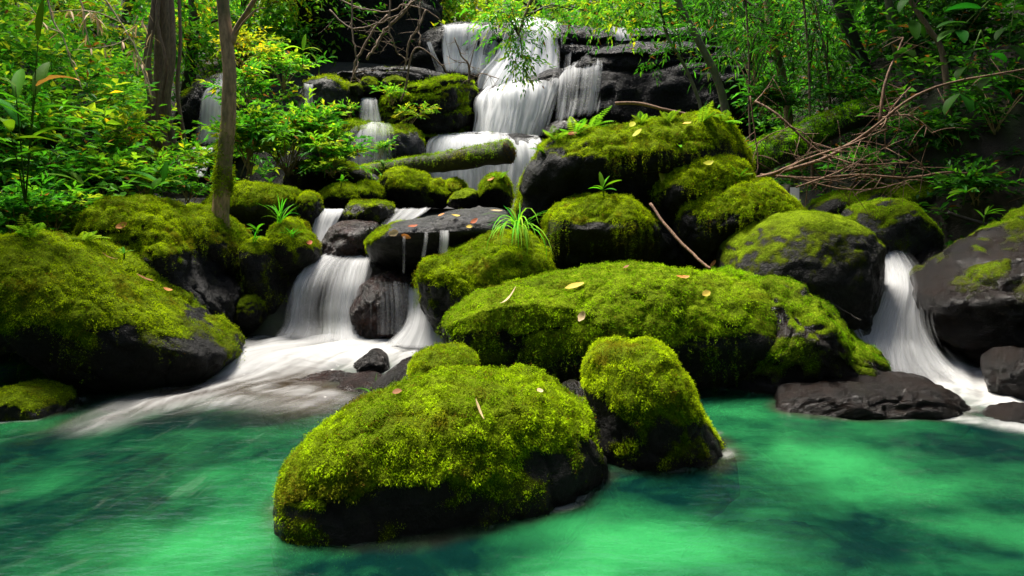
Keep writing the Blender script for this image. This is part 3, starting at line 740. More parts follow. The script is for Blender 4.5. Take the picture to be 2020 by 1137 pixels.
# ------------------------------------------------------------------ pool and stream water
def seg_field(x, y, pts):
    """soft distance field along a polyline of (x, y, width, strength)"""
    best = np.zeros_like(x)
    for (ax, ay, aw, as_), (bx, by, bw, bs) in zip(pts[:-1], pts[1:]):
        dx, dy = bx - ax, by - ay
        t = np.clip(((x - ax) * dx + (y - ay) * dy) / (dx * dx + dy * dy + 1e-9), 0, 1)
        d = np.hypot(x - ax - t * dx, y - ay - t * dy)
        w = aw + (bw - aw) * t; s = as_ + (bs - as_) * t
        best = np.maximum(best, s * np.exp(-(d / w) ** 2))
    return best

def gp(px, py, w, s, z=0.0):
    g = G(px, py, z); return (g[0], g[1], w, s)

def water_z(x, y):
    foot = G(690, 668, 0.08)
    z = 0.13 * smooth(5.55, 6.3, y) * smooth(-0.1, -0.8, x)
    z = z + 0.05 * np.exp(-(((x - G(640, 760)[0]) / 0.55) ** 2 + ((y - G(640, 770)[1]) / 0.30) ** 2))
    z = z + 0.10 * smooth(5.2, 6.2, y) * smooth(2.4, 3.0, x)
    return z

wx = np.arange(-7.5, 7.51, 0.04); wy = np.concatenate([np.arange(-1.2, 2.2, 0.1), np.arange(2.2, 7.25, 0.032)])
X, Yg = np.meshgrid(wx, wy); X = X.ravel(); Yg = Yg.ravel()
left = smooth(0.3, -0.6, X)
def flow(x, y):
    l = smooth(0.6, -0.8, x + 0.1 * (y - 4))
    a = perlin(np.stack([x * 0.9, y * 0.9, np.full_like(x, 3.3)], 1)) * 0.9
    bl = 4.15 + 0.6 * a - 0.25 * smooth(5.5, 6.8, y)               # heading left and towards the viewer
    br = 3.30 + 1.6 * a + 0.9 * smooth(4.2, 5.6, y) * smooth(1.5, 3.0, x)
    ang = bl * l + br * (1 - l)
    return np.cos(ang), np.sin(ang)
def lic(x, y, freq, steps=14, h=0.035, off=0.0):
    s = np.zeros_like(x); px_, py_ = x.copy(), y.copy(); px2, py2 = x.copy(), y.copy()
    for k in range(steps):
        u_, v_ = flow(px_, py_); px_ = px_ + u_ * h; py_ = py_ + v_ * h
        u_, v_ = flow(px2, py2); px2 = px2 - u_ * h; py2 = py2 - v_ * h
        s += perlin(np.stack([px_ * freq, py_ * freq, np.full_like(x, off)], 1)) + perlin(np.stack([px2 * freq, py2 * freq, np.full_like(x, off)], 1))
    return s / (2 * steps)
def qn(s):
    return s / (s.std() + 1e-9)
l1 = qn(lic(X, Yg, 7.0, 10, off=1.5)); l2 = qn(lic(X, Yg, 15.0, 10, off=8.1))
st = 0.6 * l1 + 0.5 * l2
den = seg_field(X, Yg, [gp(890, 675, 0.40, 1.4, 0.12), gp(760, 685, 0.55, 1.6, 0.12), gp(600, 685, 0.60, 1.7, 0.12), gp(500, 705, 0.45, 1.4, 0.12), gp(470, 740, 0.25, 0.8), gp(400, 785, 0.30, 0.70), gp(270, 800, 0.34, 0.66), gp(190, 840, 0.26, 0.55)])
den = np.maximum(den, seg_field(X, Yg, [gp(520, 772, 0.16, 0.75), gp(640, 788, 0.15, 0.55), gp(760, 800, 0.12, 0.2)]))
den = np.maximum(den, seg_field(X, Yg, [gp(400, 790, 0.30, 0.6), gp(600, 800, 0.24, 0.45), gp(700, 810, 0.2, 0.2)]))
den = np.maximum(den, seg_field(X, Yg, [gp(1760, 690, 0.34, 1.5), gp(1840, 740, 0.48, 1.5), gp(1950, 775, 0.52, 1.4), gp(2070, 805, 0.46, 1.25), gp(2220, 840, 0.4, 1.0)]))
den = np.maximum(den, seg_field(X, Yg, [gp(1750, 812, 0.10, 0.35), gp(1880, 822, 0.14, 0.7), gp(2020, 845, 0.16, 0.75)]))
foam = smooth(0.12, 1.25, den * (0.88 + 0.17 * st)) * 0.95
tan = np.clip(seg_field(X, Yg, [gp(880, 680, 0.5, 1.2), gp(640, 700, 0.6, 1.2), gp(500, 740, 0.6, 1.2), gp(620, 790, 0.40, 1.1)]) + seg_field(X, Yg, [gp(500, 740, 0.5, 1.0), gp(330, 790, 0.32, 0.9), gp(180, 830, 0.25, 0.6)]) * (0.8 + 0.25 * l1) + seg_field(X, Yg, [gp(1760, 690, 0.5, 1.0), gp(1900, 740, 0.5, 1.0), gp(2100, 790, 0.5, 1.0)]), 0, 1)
# thin drifting foam lines in the open pool
patch = smooth(0.0, 0.9, fbm(np.stack([X * 0.8, Yg * 0.9, np.zeros_like(X)], 1), 2, off=6.0) + 0.45 * left + 0.15)
lines = patch * smooth(1.0, 2.5, Yg) * smooth(0.0, -0.8, X + 0.9)
th = 3.30 + 0.85 * smooth(0.6, -0.8, X + 0.1 * (Yg - 4)) + 0.25 * fbm(np.stack([X * 0.5, Yg * 0.5, np.zeros_like(X)], 1), 2, off=2.0)
flowc = np.stack([X * np.cos(th) + Yg * np.sin(th), -X * np.sin(th) + Yg * np.cos(th), np.zeros_like(X)], 1)
# how near each bit of water is to a rock breaking the surface
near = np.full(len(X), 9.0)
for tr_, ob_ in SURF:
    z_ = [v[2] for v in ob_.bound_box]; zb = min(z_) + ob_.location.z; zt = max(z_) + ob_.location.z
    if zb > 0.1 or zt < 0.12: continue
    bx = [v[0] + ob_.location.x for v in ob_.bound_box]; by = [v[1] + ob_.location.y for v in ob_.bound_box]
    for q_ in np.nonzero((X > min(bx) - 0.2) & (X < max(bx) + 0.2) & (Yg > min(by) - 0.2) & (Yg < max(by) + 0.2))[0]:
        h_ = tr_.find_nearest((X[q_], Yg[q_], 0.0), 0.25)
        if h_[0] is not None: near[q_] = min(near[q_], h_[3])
# brighter and darker green patches set into the pool's surface colour
water_tone = np.zeros_like(X)
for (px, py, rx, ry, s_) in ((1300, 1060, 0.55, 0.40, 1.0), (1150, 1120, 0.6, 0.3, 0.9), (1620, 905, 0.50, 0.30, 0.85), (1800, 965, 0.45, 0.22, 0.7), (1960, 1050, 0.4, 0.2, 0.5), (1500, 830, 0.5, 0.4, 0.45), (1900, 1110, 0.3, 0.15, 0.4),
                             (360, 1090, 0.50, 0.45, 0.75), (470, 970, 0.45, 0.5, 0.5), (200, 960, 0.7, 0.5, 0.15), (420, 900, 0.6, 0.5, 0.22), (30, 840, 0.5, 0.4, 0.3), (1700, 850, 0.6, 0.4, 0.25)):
    g_ = G(px, py); water_tone = np.maximum(water_tone, s_ * np.exp(-((X - g_[0]) / rx) ** 2 - ((Yg - g_[1]) / ry) ** 2))
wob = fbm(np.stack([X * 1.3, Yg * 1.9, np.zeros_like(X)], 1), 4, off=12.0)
water_tone = np.clip(water_tone * (0.95 + 0.75 * wob) + 0.12 * wob + 0.06 * qn(lic(X, Yg, 2.5, 14, 0.05, off=9.5)) + 0.03, 0, 1)
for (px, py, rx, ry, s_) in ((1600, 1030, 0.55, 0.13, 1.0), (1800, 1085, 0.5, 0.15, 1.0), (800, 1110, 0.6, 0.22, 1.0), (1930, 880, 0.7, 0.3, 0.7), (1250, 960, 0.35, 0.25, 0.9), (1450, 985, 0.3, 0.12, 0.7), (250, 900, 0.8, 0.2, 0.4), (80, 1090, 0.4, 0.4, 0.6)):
    g_ = G(px, py); water_tone = water_tone * (1 - s_ * 0.92 * np.exp(-((X - g_[0] + 0.15 * wob) / rx) ** 2 - ((Yg - g_[1] + 0.1 * wob) / ry) ** 2))
foam = np.clip(foam + 0.40 * smooth(0.055, 0.015, near) * smooth(0.1, 0.7, fbm(np.stack([X * 4, Yg * 4, np.zeros_like(X)], 1), 3, off=3.0)), 0, 1)
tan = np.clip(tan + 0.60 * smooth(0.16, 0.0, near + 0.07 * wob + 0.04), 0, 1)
Zw = water_z(X, Yg) + 0.010 * l1 * smooth(0.1, 0.6, den) + 0.004 * fbm(np.stack([X * 3, Yg * 3, np.zeros_like(X)], 1), 2)
V = np.stack([X, Yg, Zw], 1)
nx, ny = len(wx), len(wy)
ii, jj = np.meshgrid(np.arange(nx - 1), np.arange(ny - 1)); a = (jj * nx + ii).ravel()
Q = np.stack([a, a + 1, a + nx + 1, a + nx], 1)
rim = np.concatenate([np.arange(nx), np.arange(1, ny) * nx + nx - 1, (ny - 1) * nx + np.arange(nx - 2, -1, -1), np.arange(ny - 2, 0, -1) * nx])
nb = len(V); Vb = V[rim].copy(); Vb[:, 2] = -1.8
k = np.arange(len(rim)); k2 = (k + 1) % len(rim)
Qs = np.stack([rim[k2], rim[k], nb + k, nb + k2], 1)
c0 = nb + len(rim)
T = np.stack([nb + k2, nb + k, np.full(len(rim), c0)], 1)
V = np.concatenate([V, Vb, [[0, 3.0, -1.8]]]); water_tone = np.concatenate([water_tone, np.zeros(len(rim) + 1)]); lines = np.concatenate([lines, np.zeros(len(rim) + 1)]); flowc = np.concatenate([flowc, np.zeros((len(rim) + 1, 3))]); tan = np.concatenate([tan, np.zeros(len(rim) + 1)])
foam = np.concatenate([foam, np.zeros(len(rim) + 1)])
m, nt, out = new_mat('green_pool_water'); M['water'] = m
tc = N(nt, 'TexCoord')
fa = N(nt, 'Attribute', attribute_name='foam')
n1 = N(nt, 'TexNoise', i_Scale=5.0, i_Detail=4.0); mp = N(nt, 'Mapping'); mp.inputs['Scale'].default_value = (0.6, 1.6, 1); mp.inputs['Rotation'].default_value = (0, 0, 0.35)
L(nt, tc.outputs['Object'], mp.inputs['Vector']); L(nt, mp.outputs[0], n1.inputs['Vector'])
n1b = N(nt, 'TexNoise', i_Scale=16.0, i_Detail=3.0, i_Distortion=0.6); L(nt, mp.outputs[0], n1b.inputs['Vector'])
bp = N(nt, 'Bump', i_Strength=0.40, i_Distance=0.05); L(nt, math_(nt, 'ADD', n1.outputs['Fac'], math_(nt, 'MULTIPLY', n1b.outputs['Fac'], 0.22)), bp.inputs['Height'])
fr = N(nt, 'Fresnel', i_IOR=1.33); L(nt, bp.outputs[0], fr.inputs['Normal'])
tr = N(nt, 'BsdfTransparent'); tr.inputs[0].default_value = (0.92, 0.99, 0.95, 1)
gl = N(nt, 'BsdfGlossy', i_Roughness=0.10); gl.inputs['Color'].default_value = (1, 1, 1, 1); L(nt, bp.outputs[0], gl.inputs['Normal'])
sa = N(nt, 'Attribute', attribute_name='water_tone')
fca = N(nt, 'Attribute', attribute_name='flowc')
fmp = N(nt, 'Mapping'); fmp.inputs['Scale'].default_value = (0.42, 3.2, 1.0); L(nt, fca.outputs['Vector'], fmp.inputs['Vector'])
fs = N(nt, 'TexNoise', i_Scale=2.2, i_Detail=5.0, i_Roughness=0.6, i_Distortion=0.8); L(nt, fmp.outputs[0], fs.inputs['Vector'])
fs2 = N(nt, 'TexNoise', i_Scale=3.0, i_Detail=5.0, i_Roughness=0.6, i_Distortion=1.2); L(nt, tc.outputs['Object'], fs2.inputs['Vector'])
WATER_TONE = math_(nt, 'ADD', sa.outputs['Fac'], math_(nt, 'ADD', math_(nt, 'MULTIPLY', math_(nt, 'SUBTRACT', fs.outputs['Fac'], 0.5), 0.34), math_(nt, 'MULTIPLY', math_(nt, 'SUBTRACT', fs2.outputs['Fac'], 0.5), 0.6)), True)
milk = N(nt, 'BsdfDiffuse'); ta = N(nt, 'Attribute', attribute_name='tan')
L(nt, mixc(nt, ta.outputs['Fac'], mixc(nt, WATER_TONE, (0.0010, 0.0125, 0.0105), (0.020, 0.185, 0.053)), (0.036, 0.026, 0.017)), milk.inputs[0])
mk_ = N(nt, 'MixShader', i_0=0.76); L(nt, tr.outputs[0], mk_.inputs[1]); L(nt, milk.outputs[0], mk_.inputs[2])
wm = N(nt, 'MixShader'); L(nt, math_(nt, 'MULTIPLY', fr.outputs[0], 0.8), wm.inputs[0]); L(nt, mk_.outputs[0], wm.inputs[1]); L(nt, gl.outputs[0], wm.inputs[2])
df = N(nt, 'BsdfDiffuse'); df.inputs[0].default_value = (0.32, 0.32, 0.312, 1)
fm = N(nt, 'MixShader'); 
fn1 = N(nt, 'TexNoise', i_Scale=1.6, i_Detail=3.5, i_Distortion=0.7); L(nt, fmp.outputs[0], fn1.inputs['Vector'])
ln = ramp(nt, math_(nt, 'ABSOLUTE', math_(nt, 'SUBTRACT', fn1.outputs['Fac'], 0.5)), [(0.0, 1.0), (0.022, 0.0)])
fn3 = N(nt, 'TexNoise', i_Scale=2.3, i_Detail=2.0); L(nt, tc.outputs['Object'], fn3.inputs['Vector'])
la = N(nt, 'Attribute', attribute_name='lines')
ln = math_(nt, 'MULTIPLY', math_(nt, 'MULTIPLY', ln, la.outputs['Fac']), math_(nt, 'MULTIPLY', ramp(nt, fn3.outputs['Fac'], [(0.48, 0.0), (0.62, 1.0)]), 0.045))
fn2 = N(nt, 'TexNoise', i_Scale=4.0, i_Detail=4.0, i_Roughness=0.55, i_Distortion=0.8); L(nt, fmp.outputs[0], fn2.inputs['Vector'])
edge_ = math_(nt, 'MULTIPLY', math_(nt, 'SUBTRACT', fn2.outputs['Fac'], 0.5), math_(nt, 'MULTIPLY', fa.outputs['Fac'], 2.2, True))
ff = math_(nt, 'MAXIMUM', math_(nt, 'ADD', fa.outputs['Fac'], math_(nt, 'MULTIPLY', edge_, 0.7), True), ln)
L(nt, ff, fm.inputs[0]); L(nt, wm.outputs[0], fm.inputs[1]); L(nt, df.outputs[0], fm.inputs[2])
L(nt, fm.outputs[0], out.inputs['Surface'])
va = N(nt, 'VolumeAbsorption'); va.inputs['Color'].default_value = (0.0, 0.80, 0.52, 1); va.inputs['Density'].default_value = 1.5
L(nt, va.outputs[0], out.inputs['Volume'])
make('pool_water', V, [Q, Qs, T], M['water'], attrs={'foam': foam, 'water_tone': water_tone, 'tan': tan, 'lines': lines, 'flowc': flowc}, origin=(0, 0, 0), kind='structure',
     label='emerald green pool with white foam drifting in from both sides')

# ------------------------------------------------------------------ falling water
def mat_fall(name, c=(0.58, 0.585, 0.585), f1=20.0, f2=55.0, gain=0.85):
    m, nt, out = new_mat(name)
    at = N(nt, 'Attribute', attribute_name='flow'); sp = N(nt, 'SeparateColor'); L(nt, at.outputs['Color'], sp.inputs[0])
    dn = N(nt, 'Attribute', attribute_name='dens')
    def streak(fu, fv, z):
        cb = N(nt, 'CombineXYZ'); L(nt, math_(nt, 'MULTIPLY', sp.outputs[0], fu), cb.inputs[0]); L(nt, math_(nt, 'MULTIPLY', sp.outputs[1], fv), cb.inputs[1])
        L(nt, math_(nt, 'ADD', sp.outputs[2], z), cb.inputs[2])
        n = N(nt, 'TexNoise', i_Scale=1.0, i_Detail=3.0, i_Roughness=0.6); L(nt, cb.outputs[0], n.inputs['Vector'])
        return n.outputs['Fac']
    s = math_(nt, 'ADD', math_(nt, 'MULTIPLY', streak(f1, 0.55, 0.0), 0.6), math_(nt, 'MULTIPLY', streak(f2, 0.9, 5.0), 0.4))
    # alpha = dens-shifted streak contrast
    al = math_(nt, 'ADD', math_(nt, 'MULTIPLY', math_(nt, 'SUBTRACT', s, 0.5), gain * 1.6), math_(nt, 'SUBTRACT', math_(nt, 'MULTIPLY', dn.outputs['Fac'], 1.7), 0.55), True)
    al = math_(nt, 'MULTIPLY', al, math_(nt, 'MULTIPLY', dn.outputs['Fac'], 3.0, True), True)
    d = N(nt, 'BsdfDiffuse'); d.inputs[0].default_value = (*c, 1)
    t = N(nt, 'BsdfTranslucent'); t.inputs[0].default_value = (*c, 1)
    w = N(nt, 'MixShader', i_0=0.45); L(nt, d.outputs[0], w.inputs[1]); L(nt, t.outputs[0], w.inputs[2])
    tp = N(nt, 'BsdfTransparent')
    mx = N(nt, 'MixShader'); L(nt, al, mx.inputs[0]); L(nt, tp.outputs[0], mx.inputs[1]); L(nt, w.outputs[0], mx.inputs[2])
    L(nt, mx.outputs[0], out.inputs['Surface'])
    return m
M['fall'] = mat_fall('falling_water')
M['fall_far'] = mat_fall('falling_water_far', (0.80, 0.81, 0.81), f1=8.0, f2=26.0)

def fall(label, rows, dens=0.6, nu=44, nv=32, layers=2, amp=0.02, mat='fall', seed=0, top=0.0, bottom=0.0, side=0.12, dprof=None, gap=0.05):
    """rows: list (top to bottom) of lists of (px, py, Y). Sheets of streaming water lofted through them."""
    root = None
    nrow = len(rows)
    R = np.array([catmull([W(*p) for p in r_], nu) for r_ in rows])           # (nrow, nu, 3)
    S = np.stack([catmull(R[:, j], nv) for j in range(nu)], 1)                 # (nv, nu, 3)
    for ly in range(layers):
        P = S.copy()
        du = np.linalg.norm(np.diff(P, axis=1), axis=2).mean(0); u = np.concatenate([[0], np.cumsum(du)])
        dv = np.linalg.norm(np.diff(P, axis=0), axis=2).mean(1); v = np.concatenate([[0], np.cumsum(dv)])
        U, Vv = np.meshgrid(u, v)
        nz = fbm(np.stack([U.ravel() * 7, Vv.ravel() * 0.5, np.full(U.size, seed + ly * 3.3)], 1), 3).reshape(U.shape)
        P[:, :, 1] -= amp * nz + ly * gap
        P[:, :, 0] += 0.4 * amp * fbm(np.stack([U.ravel() * 3, Vv.ravel() * 1.1, np.full(U.size, seed + 7.7 + ly)], 1), 2).reshape(U.shape)
        tu = np.linspace(0, 1, nu)[None, :]; tv = np.linspace(0, 1, nv)[:, None]
        e = np.ones((nv, nu))
        if side: e = e * smooth(0, side, tu + 0.07 * nz) * smooth(0, side, 1 - tu + 0.07 * nz)
        if top: e = e * smooth(0, top, tv + 0.02 + 0.05 * nz)
        if bottom: e = e * smooth(0, bottom, 1 - tv + 0.02)
        lowf = fbm(np.stack([U.ravel() * (3.2 if mat == 'fall' else 1.3), Vv.ravel() * 0.7, np.full(U.size, seed * 1.9 + ly * 5.1)], 1), 2).reshape(U.shape)
        dd = dens * (1 - 0.2 * ly) * e * (0.80 + 0.42 * smooth(-0.6, 0.5, lowf))
        if dprof is not None: dd = dd * dprof(tu + 0 * tv, tv + 0 * tu)
        i, j = np.meshgrid(np.arange(nu - 1), np.arange(nv - 1)); a = (j * nu + i).ravel()
        Q = np.stack([a, a + nu, a + nu + 1, a + 1], 1)
        fl = np.stack([U.ravel(), Vv.ravel(), np.full(U.size, seed * 3.7 + ly * 11.0)], 1)
        o = make('waterfall' if ly == 0 else 'water_veil', P.reshape(-1, 3), [Q], M[mat], root, {'flow': fl, 'dens': dd.ravel()})
        if ly == 0:
            root = o; tag(o, label=label, kind='structure')
    return root

# the cascade left of the middle
fall('white cascade pouring over the stream step left of the middle',
     [[(640, 498, 7.55), (690, 500, 7.55), (742, 505, 7.45)], [(598, 520, 7.35), (665, 518, 7.25), (742, 526, 7.15)], [(572, 556, 7.1), (650, 556, 7.0), (735, 560, 6.95)],
      [(558, 605, 6.98), (640, 605, 6.88), (726, 608, 6.85)], [(545, 640, 6.9), (640, 648, 6.78), (722, 655, 6.75)], [(505, 676, 6.75), (630, 690, 6.5), (740, 690, 6.5)]],
     dens=0.72, seed=1, nu=60, nv=36, layers=3, amp=0.014, top=0.08, bottom=0.16, side=0.16, dprof=lambda u, v: 0.88 + 0.25 * np.sin(u * 9 + 1) * smooth(0.2, 0.5, v))
fall('water rushing down beside the mossy boulder at the right end of the cascade',
     [[(796, 558, 6.98), (835, 552, 6.9), (870, 556, 6.85)], [(800, 600, 6.78), (840, 598, 6.68), (876, 602, 6.62)], [(786, 642, 6.55), (836, 645, 6.42), (884, 648, 6.42)], [(730, 682, 6.4), (820, 692, 6.25), (900, 684, 6.25)]],
     dens=0.85, seed=2, nu=50, amp=0.04, top=0.25, bottom=0.12, side=0.2)
fall('thin trickles over the reddish rock in the cascade',
     [[(716, 560, 6.78), (760, 548, 6.66), (815, 556, 6.75)], [(712, 610, 6.64), (765, 600, 6.52), (818, 610, 6.6)], [(712, 665, 6.6), (765, 668, 6.45), (815, 668, 6.5)]],
     dens=0.35, seed=3, nu=60, layers=1, amp=0.02, top=0.1, bottom=0.1)
fall('small fall between the upright mossy stone and the brown wet rock',
     [[(632, 412, 8.3), (655, 410, 8.3), (684, 412, 8.3)], [(624, 425, 8.1), (650, 424, 8.05), (676, 424, 8.1)], [(614, 455, 7.95), (640, 455, 7.9), (662, 455, 7.95)], [(612, 492, 7.8), (635, 496, 7.7), (668, 498, 7.7)]],
     dens=0.64, seed=4, nu=50, amp=0.03, top=0.1, bottom=0.1)
fall('slanting chute of water sliding in from the wet slab',
     [[(765, 410, 8.4), (815, 408, 8.4), (862, 408, 8.5)], [(752, 428, 8.1), (790, 430, 8.0), (840, 424, 8.1)], [(725, 465, 7.85), (752, 462, 7.75), (775, 458, 7.8)], [(680, 505, 7.65), (720, 508, 7.5), (745, 505, 7.5)], [(640, 520, 7.5), (690, 525, 7.35), (740, 530, 7.2)]],
     dens=0.52, seed=5, nu=50, amp=0.03, top=0.08, bottom=0.1, side=0.18)
for k, (x0, x1, ya, yb, xe) in enumerate(((792, 802, 470, 548, 0), (834, 846, 462, 512, -4), (862, 890, 458, 505, -2))):
    fall(('thin thread of water dripping from the front edge of the wet slab', 'narrow trickle off the middle of the wet slab', 'forked trickle off the right part of the wet slab')[k],
         [[(x0, ya - 8, 6.62), (x1, ya - 8, 6.62)], [(x0 - 1, ya + 12, 6.5), (x1, ya + 12, 6.5)], [(x0 + xe - 2, yb, 6.45), (x1 + xe - 2, yb, 6.45)]], dens=0.52, seed=6 + k, nu=14, nv=24, layers=1, amp=0.01, side=0.3, top=0.2, bottom=0.1)
# right-hand fall
fall('silky fall between the dark dome and the wet right boulder',
     [[(1726, 482, 7.1), (1745, 478, 7.1), (1768, 482, 7.1)], [(1732, 520, 6.8), (1765, 515, 6.7), (1802, 522, 6.75)], [(1730, 565, 6.5), (1775, 560, 6.3), (1828, 556, 6.4)],
      [(1702, 620, 6.2), (1765, 620, 6.05), (1834, 625, 6.1)], [(1672, 680, 6.0), (1765, 685, 5.8), (1872, 690, 5.85)], [(1668, 725, 5.9), (1780, 740, 5.6), (1940, 745, 5.6)], [(1700, 765, 5.7), (1840, 790, 5.3), (2040, 800, 5.3)]],
     dens=0.74, seed=10, nu=50, nv=44, layers=4, amp=0.03, top=0.06, bottom=0.30, side=0.22, gap=0.07)
fall('soft spray spreading from the foot of the right-hand fall', [[(1690, 640, 5.95), (1780, 630, 5.85), (1850, 640, 5.9)], [(1672, 690, 5.75), (1790, 690, 5.6), (1920, 700, 5.6)], [(1690, 735, 5.6), (1830, 745, 5.4), (2010, 755, 5.35)], [(1740, 775, 5.4), (1880, 800, 5.1), (2090, 812, 5.1)]],
     dens=0.42, seed=12, nu=40, nv=30, layers=3, amp=0.05, top=0.35, bottom=0.35, side=0.35, gap=0.09)
fall('spray slipping over the toe of the wet shoulder rock',
     [[(1660, 610, 6.2), (1690, 615, 6.15)], [(1672, 655, 5.95), (1712, 655, 5.9)], [(1690, 700, 5.75), (1745, 705, 5.75)], [(1740, 745, 5.6), (1800, 755, 5.5)]], dens=0.5, seed=11, nu=36, layers=1, side=0.3, top=0.15, bottom=0.25)
fall('tiny white fall glimpsed behind the dead branches', [[(1556, 370, 8.6), (1578, 370, 8.6)], [(1556, 408, 8.5), (1577, 408, 8.5)]], dens=0.85, seed=12, nu=16, nv=16, layers=1, amp=0.01)
# main falls at the back
fall('broad curtain of the lowest step of the main fall, behind the log',
     [[(862, 266, 13.2), (950, 260, 13.2), (1068, 268, 13.2)], [(846, 278, 12.75), (950, 272, 12.5), (1080, 282, 12.6)], [(838, 315, 12.45), (950, 312, 12.2), (1084, 318, 12.3)], [(840, 385, 12.35), (950, 388, 12.1), (1070, 388, 12.2)]],
     dens=0.66, seed=13, mat='fall_far', nu=64, nv=24, layers=2, amp=0.08, top=0.05, side=0.08, gap=0.1)
fall('thick white plume of the middle step of the main fall',
     [[(955, 176, 14.2), (1020, 160, 14.2), (1112, 132, 14.3)], [(938, 192, 13.8), (1020, 178, 13.55), (1115, 158, 13.7)], [(932, 225, 13.55), (1015, 222, 13.3), (1100, 210, 13.45)], [(925, 268, 13.4), (1005, 270, 13.15), (1085, 268, 13.3)]],
     dens=0.74, seed=14, mat='fall_far', nu=60, nv=36, layers=3, amp=0.1, top=0.05, side=0.10, gap=0.1, dprof=lambda u, v: 1.12 - 0.42 * smooth(0.45, 1.0, u) - 0.05 * v)
fall('thin veil of the highest step of the main fall, left part',
     [[(866, 50, 15.5), (930, 48, 15.5), (1012, 46, 15.4)], [(866, 60, 14.9), (930, 58, 14.85), (1010, 58, 14.9)], [(864, 105, 14.75), (925, 105, 14.7), (990, 105, 14.7)], [(870, 150, 14.55), (922, 156, 14.5), (975, 162, 14.4)]],
     dens=0.60, seed=15, mat='fall_far', nu=50, nv=24, layers=2, amp=0.06, top=0.05, bottom=0.15, gap=0.1)
fall('bright rushing water of the highest step of the main fall',
     [[(1005, 38, 15.5), (1050, 34, 15.5), (1112, 46, 15.5)], [(995, 60, 14.9), (1045, 55, 14.85), (1112, 64, 14.9)], [(975, 110, 14.6), (1040, 105, 14.5), (1112, 100, 14.6)], [(942, 150, 14.3), (1030, 146, 14.2), (1114, 132, 14.3)], [(935, 186, 14.1), (1010, 176, 14.0), (1116, 150, 14.1)]],
     dens=0.68, seed=16, mat='fall_far', nu=56, nv=30, layers=2, amp=0.08, top=0.05, bottom=0.08, gap=0.1, dprof=lambda u, v: 1.1 - 0.4 * smooth(0.6, 1.0, u))
fall('loose strands dropping over the right flank of the main fall', [[(1100, 138, 14.2), (1150, 118, 14.0), (1205, 100, 13.8)], [(1098, 160, 13.6), (1148, 140, 13.3), (1202, 122, 13.1)], [(1092, 210, 13.35), (1142, 195, 13.1), (1196, 180, 12.9)], [(1084, 264, 13.2), (1130, 252, 12.95), (1186, 240, 12.8)]],
     dens=0.46, seed=31, mat='fall_far', nu=56, nv=26, layers=2, amp=0.05, top=0.06, bottom=0.2, side=0.15, gap=0.08)
for k, (lb, rows, dn_) in enumerate((
    ('slim thread of water left of the highest curtain', [[(838, 82, 15.2), (850, 80, 15.2)], [(846, 110, 14.9), (862, 108, 14.9)], [(858, 148, 14.6), (884, 148, 14.6)]], 0.48),
    ('narrow fall down the black cliff right of the main fall', [[(1112, 78, 14.9), (1134, 76, 14.9)], [(1108, 110, 14.6), (1130, 110, 14.6)], [(1108, 150, 14.2), (1126, 150, 14.2)]], 0.5),
    ('faint ribbon on the black cliff beneath the trees', [[(1182, 98, 13.6), (1196, 98, 13.6)], [(1174, 130, 13.1), (1194, 130, 13.1)], [(1170, 190, 12.9), (1184, 190, 12.9)]], 0.5),
    ('short sparkling trickle at the top of the black cliff', [[(1200, 52, 14.9), (1250, 56, 14.9)], [(1206, 66, 14.6), (1252, 68, 14.6)], [(1208, 82, 14.5), (1254, 82, 14.5)]], 0.52),
    ('small upper left fall dropping from the water-worn ledge', [[(596, 162, 13.2), (622, 162, 13.2)], [(596, 172, 12.6), (622, 172, 12.6)], [(596, 215, 12.55), (620, 215, 12.55)], [(592, 248, 12.5), (616, 248, 12.5)]], 0.66),
    ('short double fall above the fan-shaped step', [[(712, 190, 13.3), (748, 192, 13.3)], [(708, 202, 12.75), (750, 202, 12.75)], [(700, 246, 12.45), (762, 246, 12.45)]], 0.60),
    ('fan-shaped little fall spreading over the broad mossy step', [[(680, 242, 12.6), (728, 240, 12.5), (778, 244, 12.6)], [(664, 254, 12.1), (728, 250, 11.95), (790, 258, 12.05)], [(662, 290, 11.85), (726, 290, 11.7), (792, 295, 11.8)], [(668, 335, 11.8), (726, 338, 11.65), (790, 335, 11.75)]], 0.55),
    ('far left fall half hidden behind the slender tree', [[(424, 146, 12.9), (452, 146, 12.9)], [(418, 168, 12.5), (458, 168, 12.5)], [(396, 185, 12.3), (464, 180, 12.3)], [(384, 235, 12.1), (470, 235, 12.1)], [(376, 300, 12.0), (470, 300, 12.0)]], 0.62),
    ('white water gathering below the far left fall', [[(376, 290, 11.9), (430, 290, 11.9)], [(360, 320, 11.2), (420, 320, 11.2)], [(350, 352, 10.8), (410, 352, 10.8)]], 0.75))):
    fall(lb, rows, dens=dn_, seed=20 + k, mat='fall_far', nu=28, nv=24, layers=2 if k > 4 else 1, amp=0.05, top=0.06, bottom=0.12, side=0.26, gap=0.08)
# ------------------------------------------------------------------ logs, branches, vines
def path(pts, n):
    return catmull(np.array([W(*p) for p in pts]), n)

def branchy(mb, P, r0, r1, ns=6, rough=0.15, col=(0.1, 0.07, 0.04), kink=0.0, seed=0):
    P = np.asarray(P, float)
    if kink:
        rg = np.random.default_rng(seed)
        P = P + np.cumsum(rg.normal(size=P.shape) * kink, 0) * np.linspace(0, 1, len(P))[:, None] ** 0.5
    V, T, Q = tube(P, np.linspace(r0, r1, len(P)), ns, rough, 5.0)
    mb.add(V, T, Q, col)
    return P

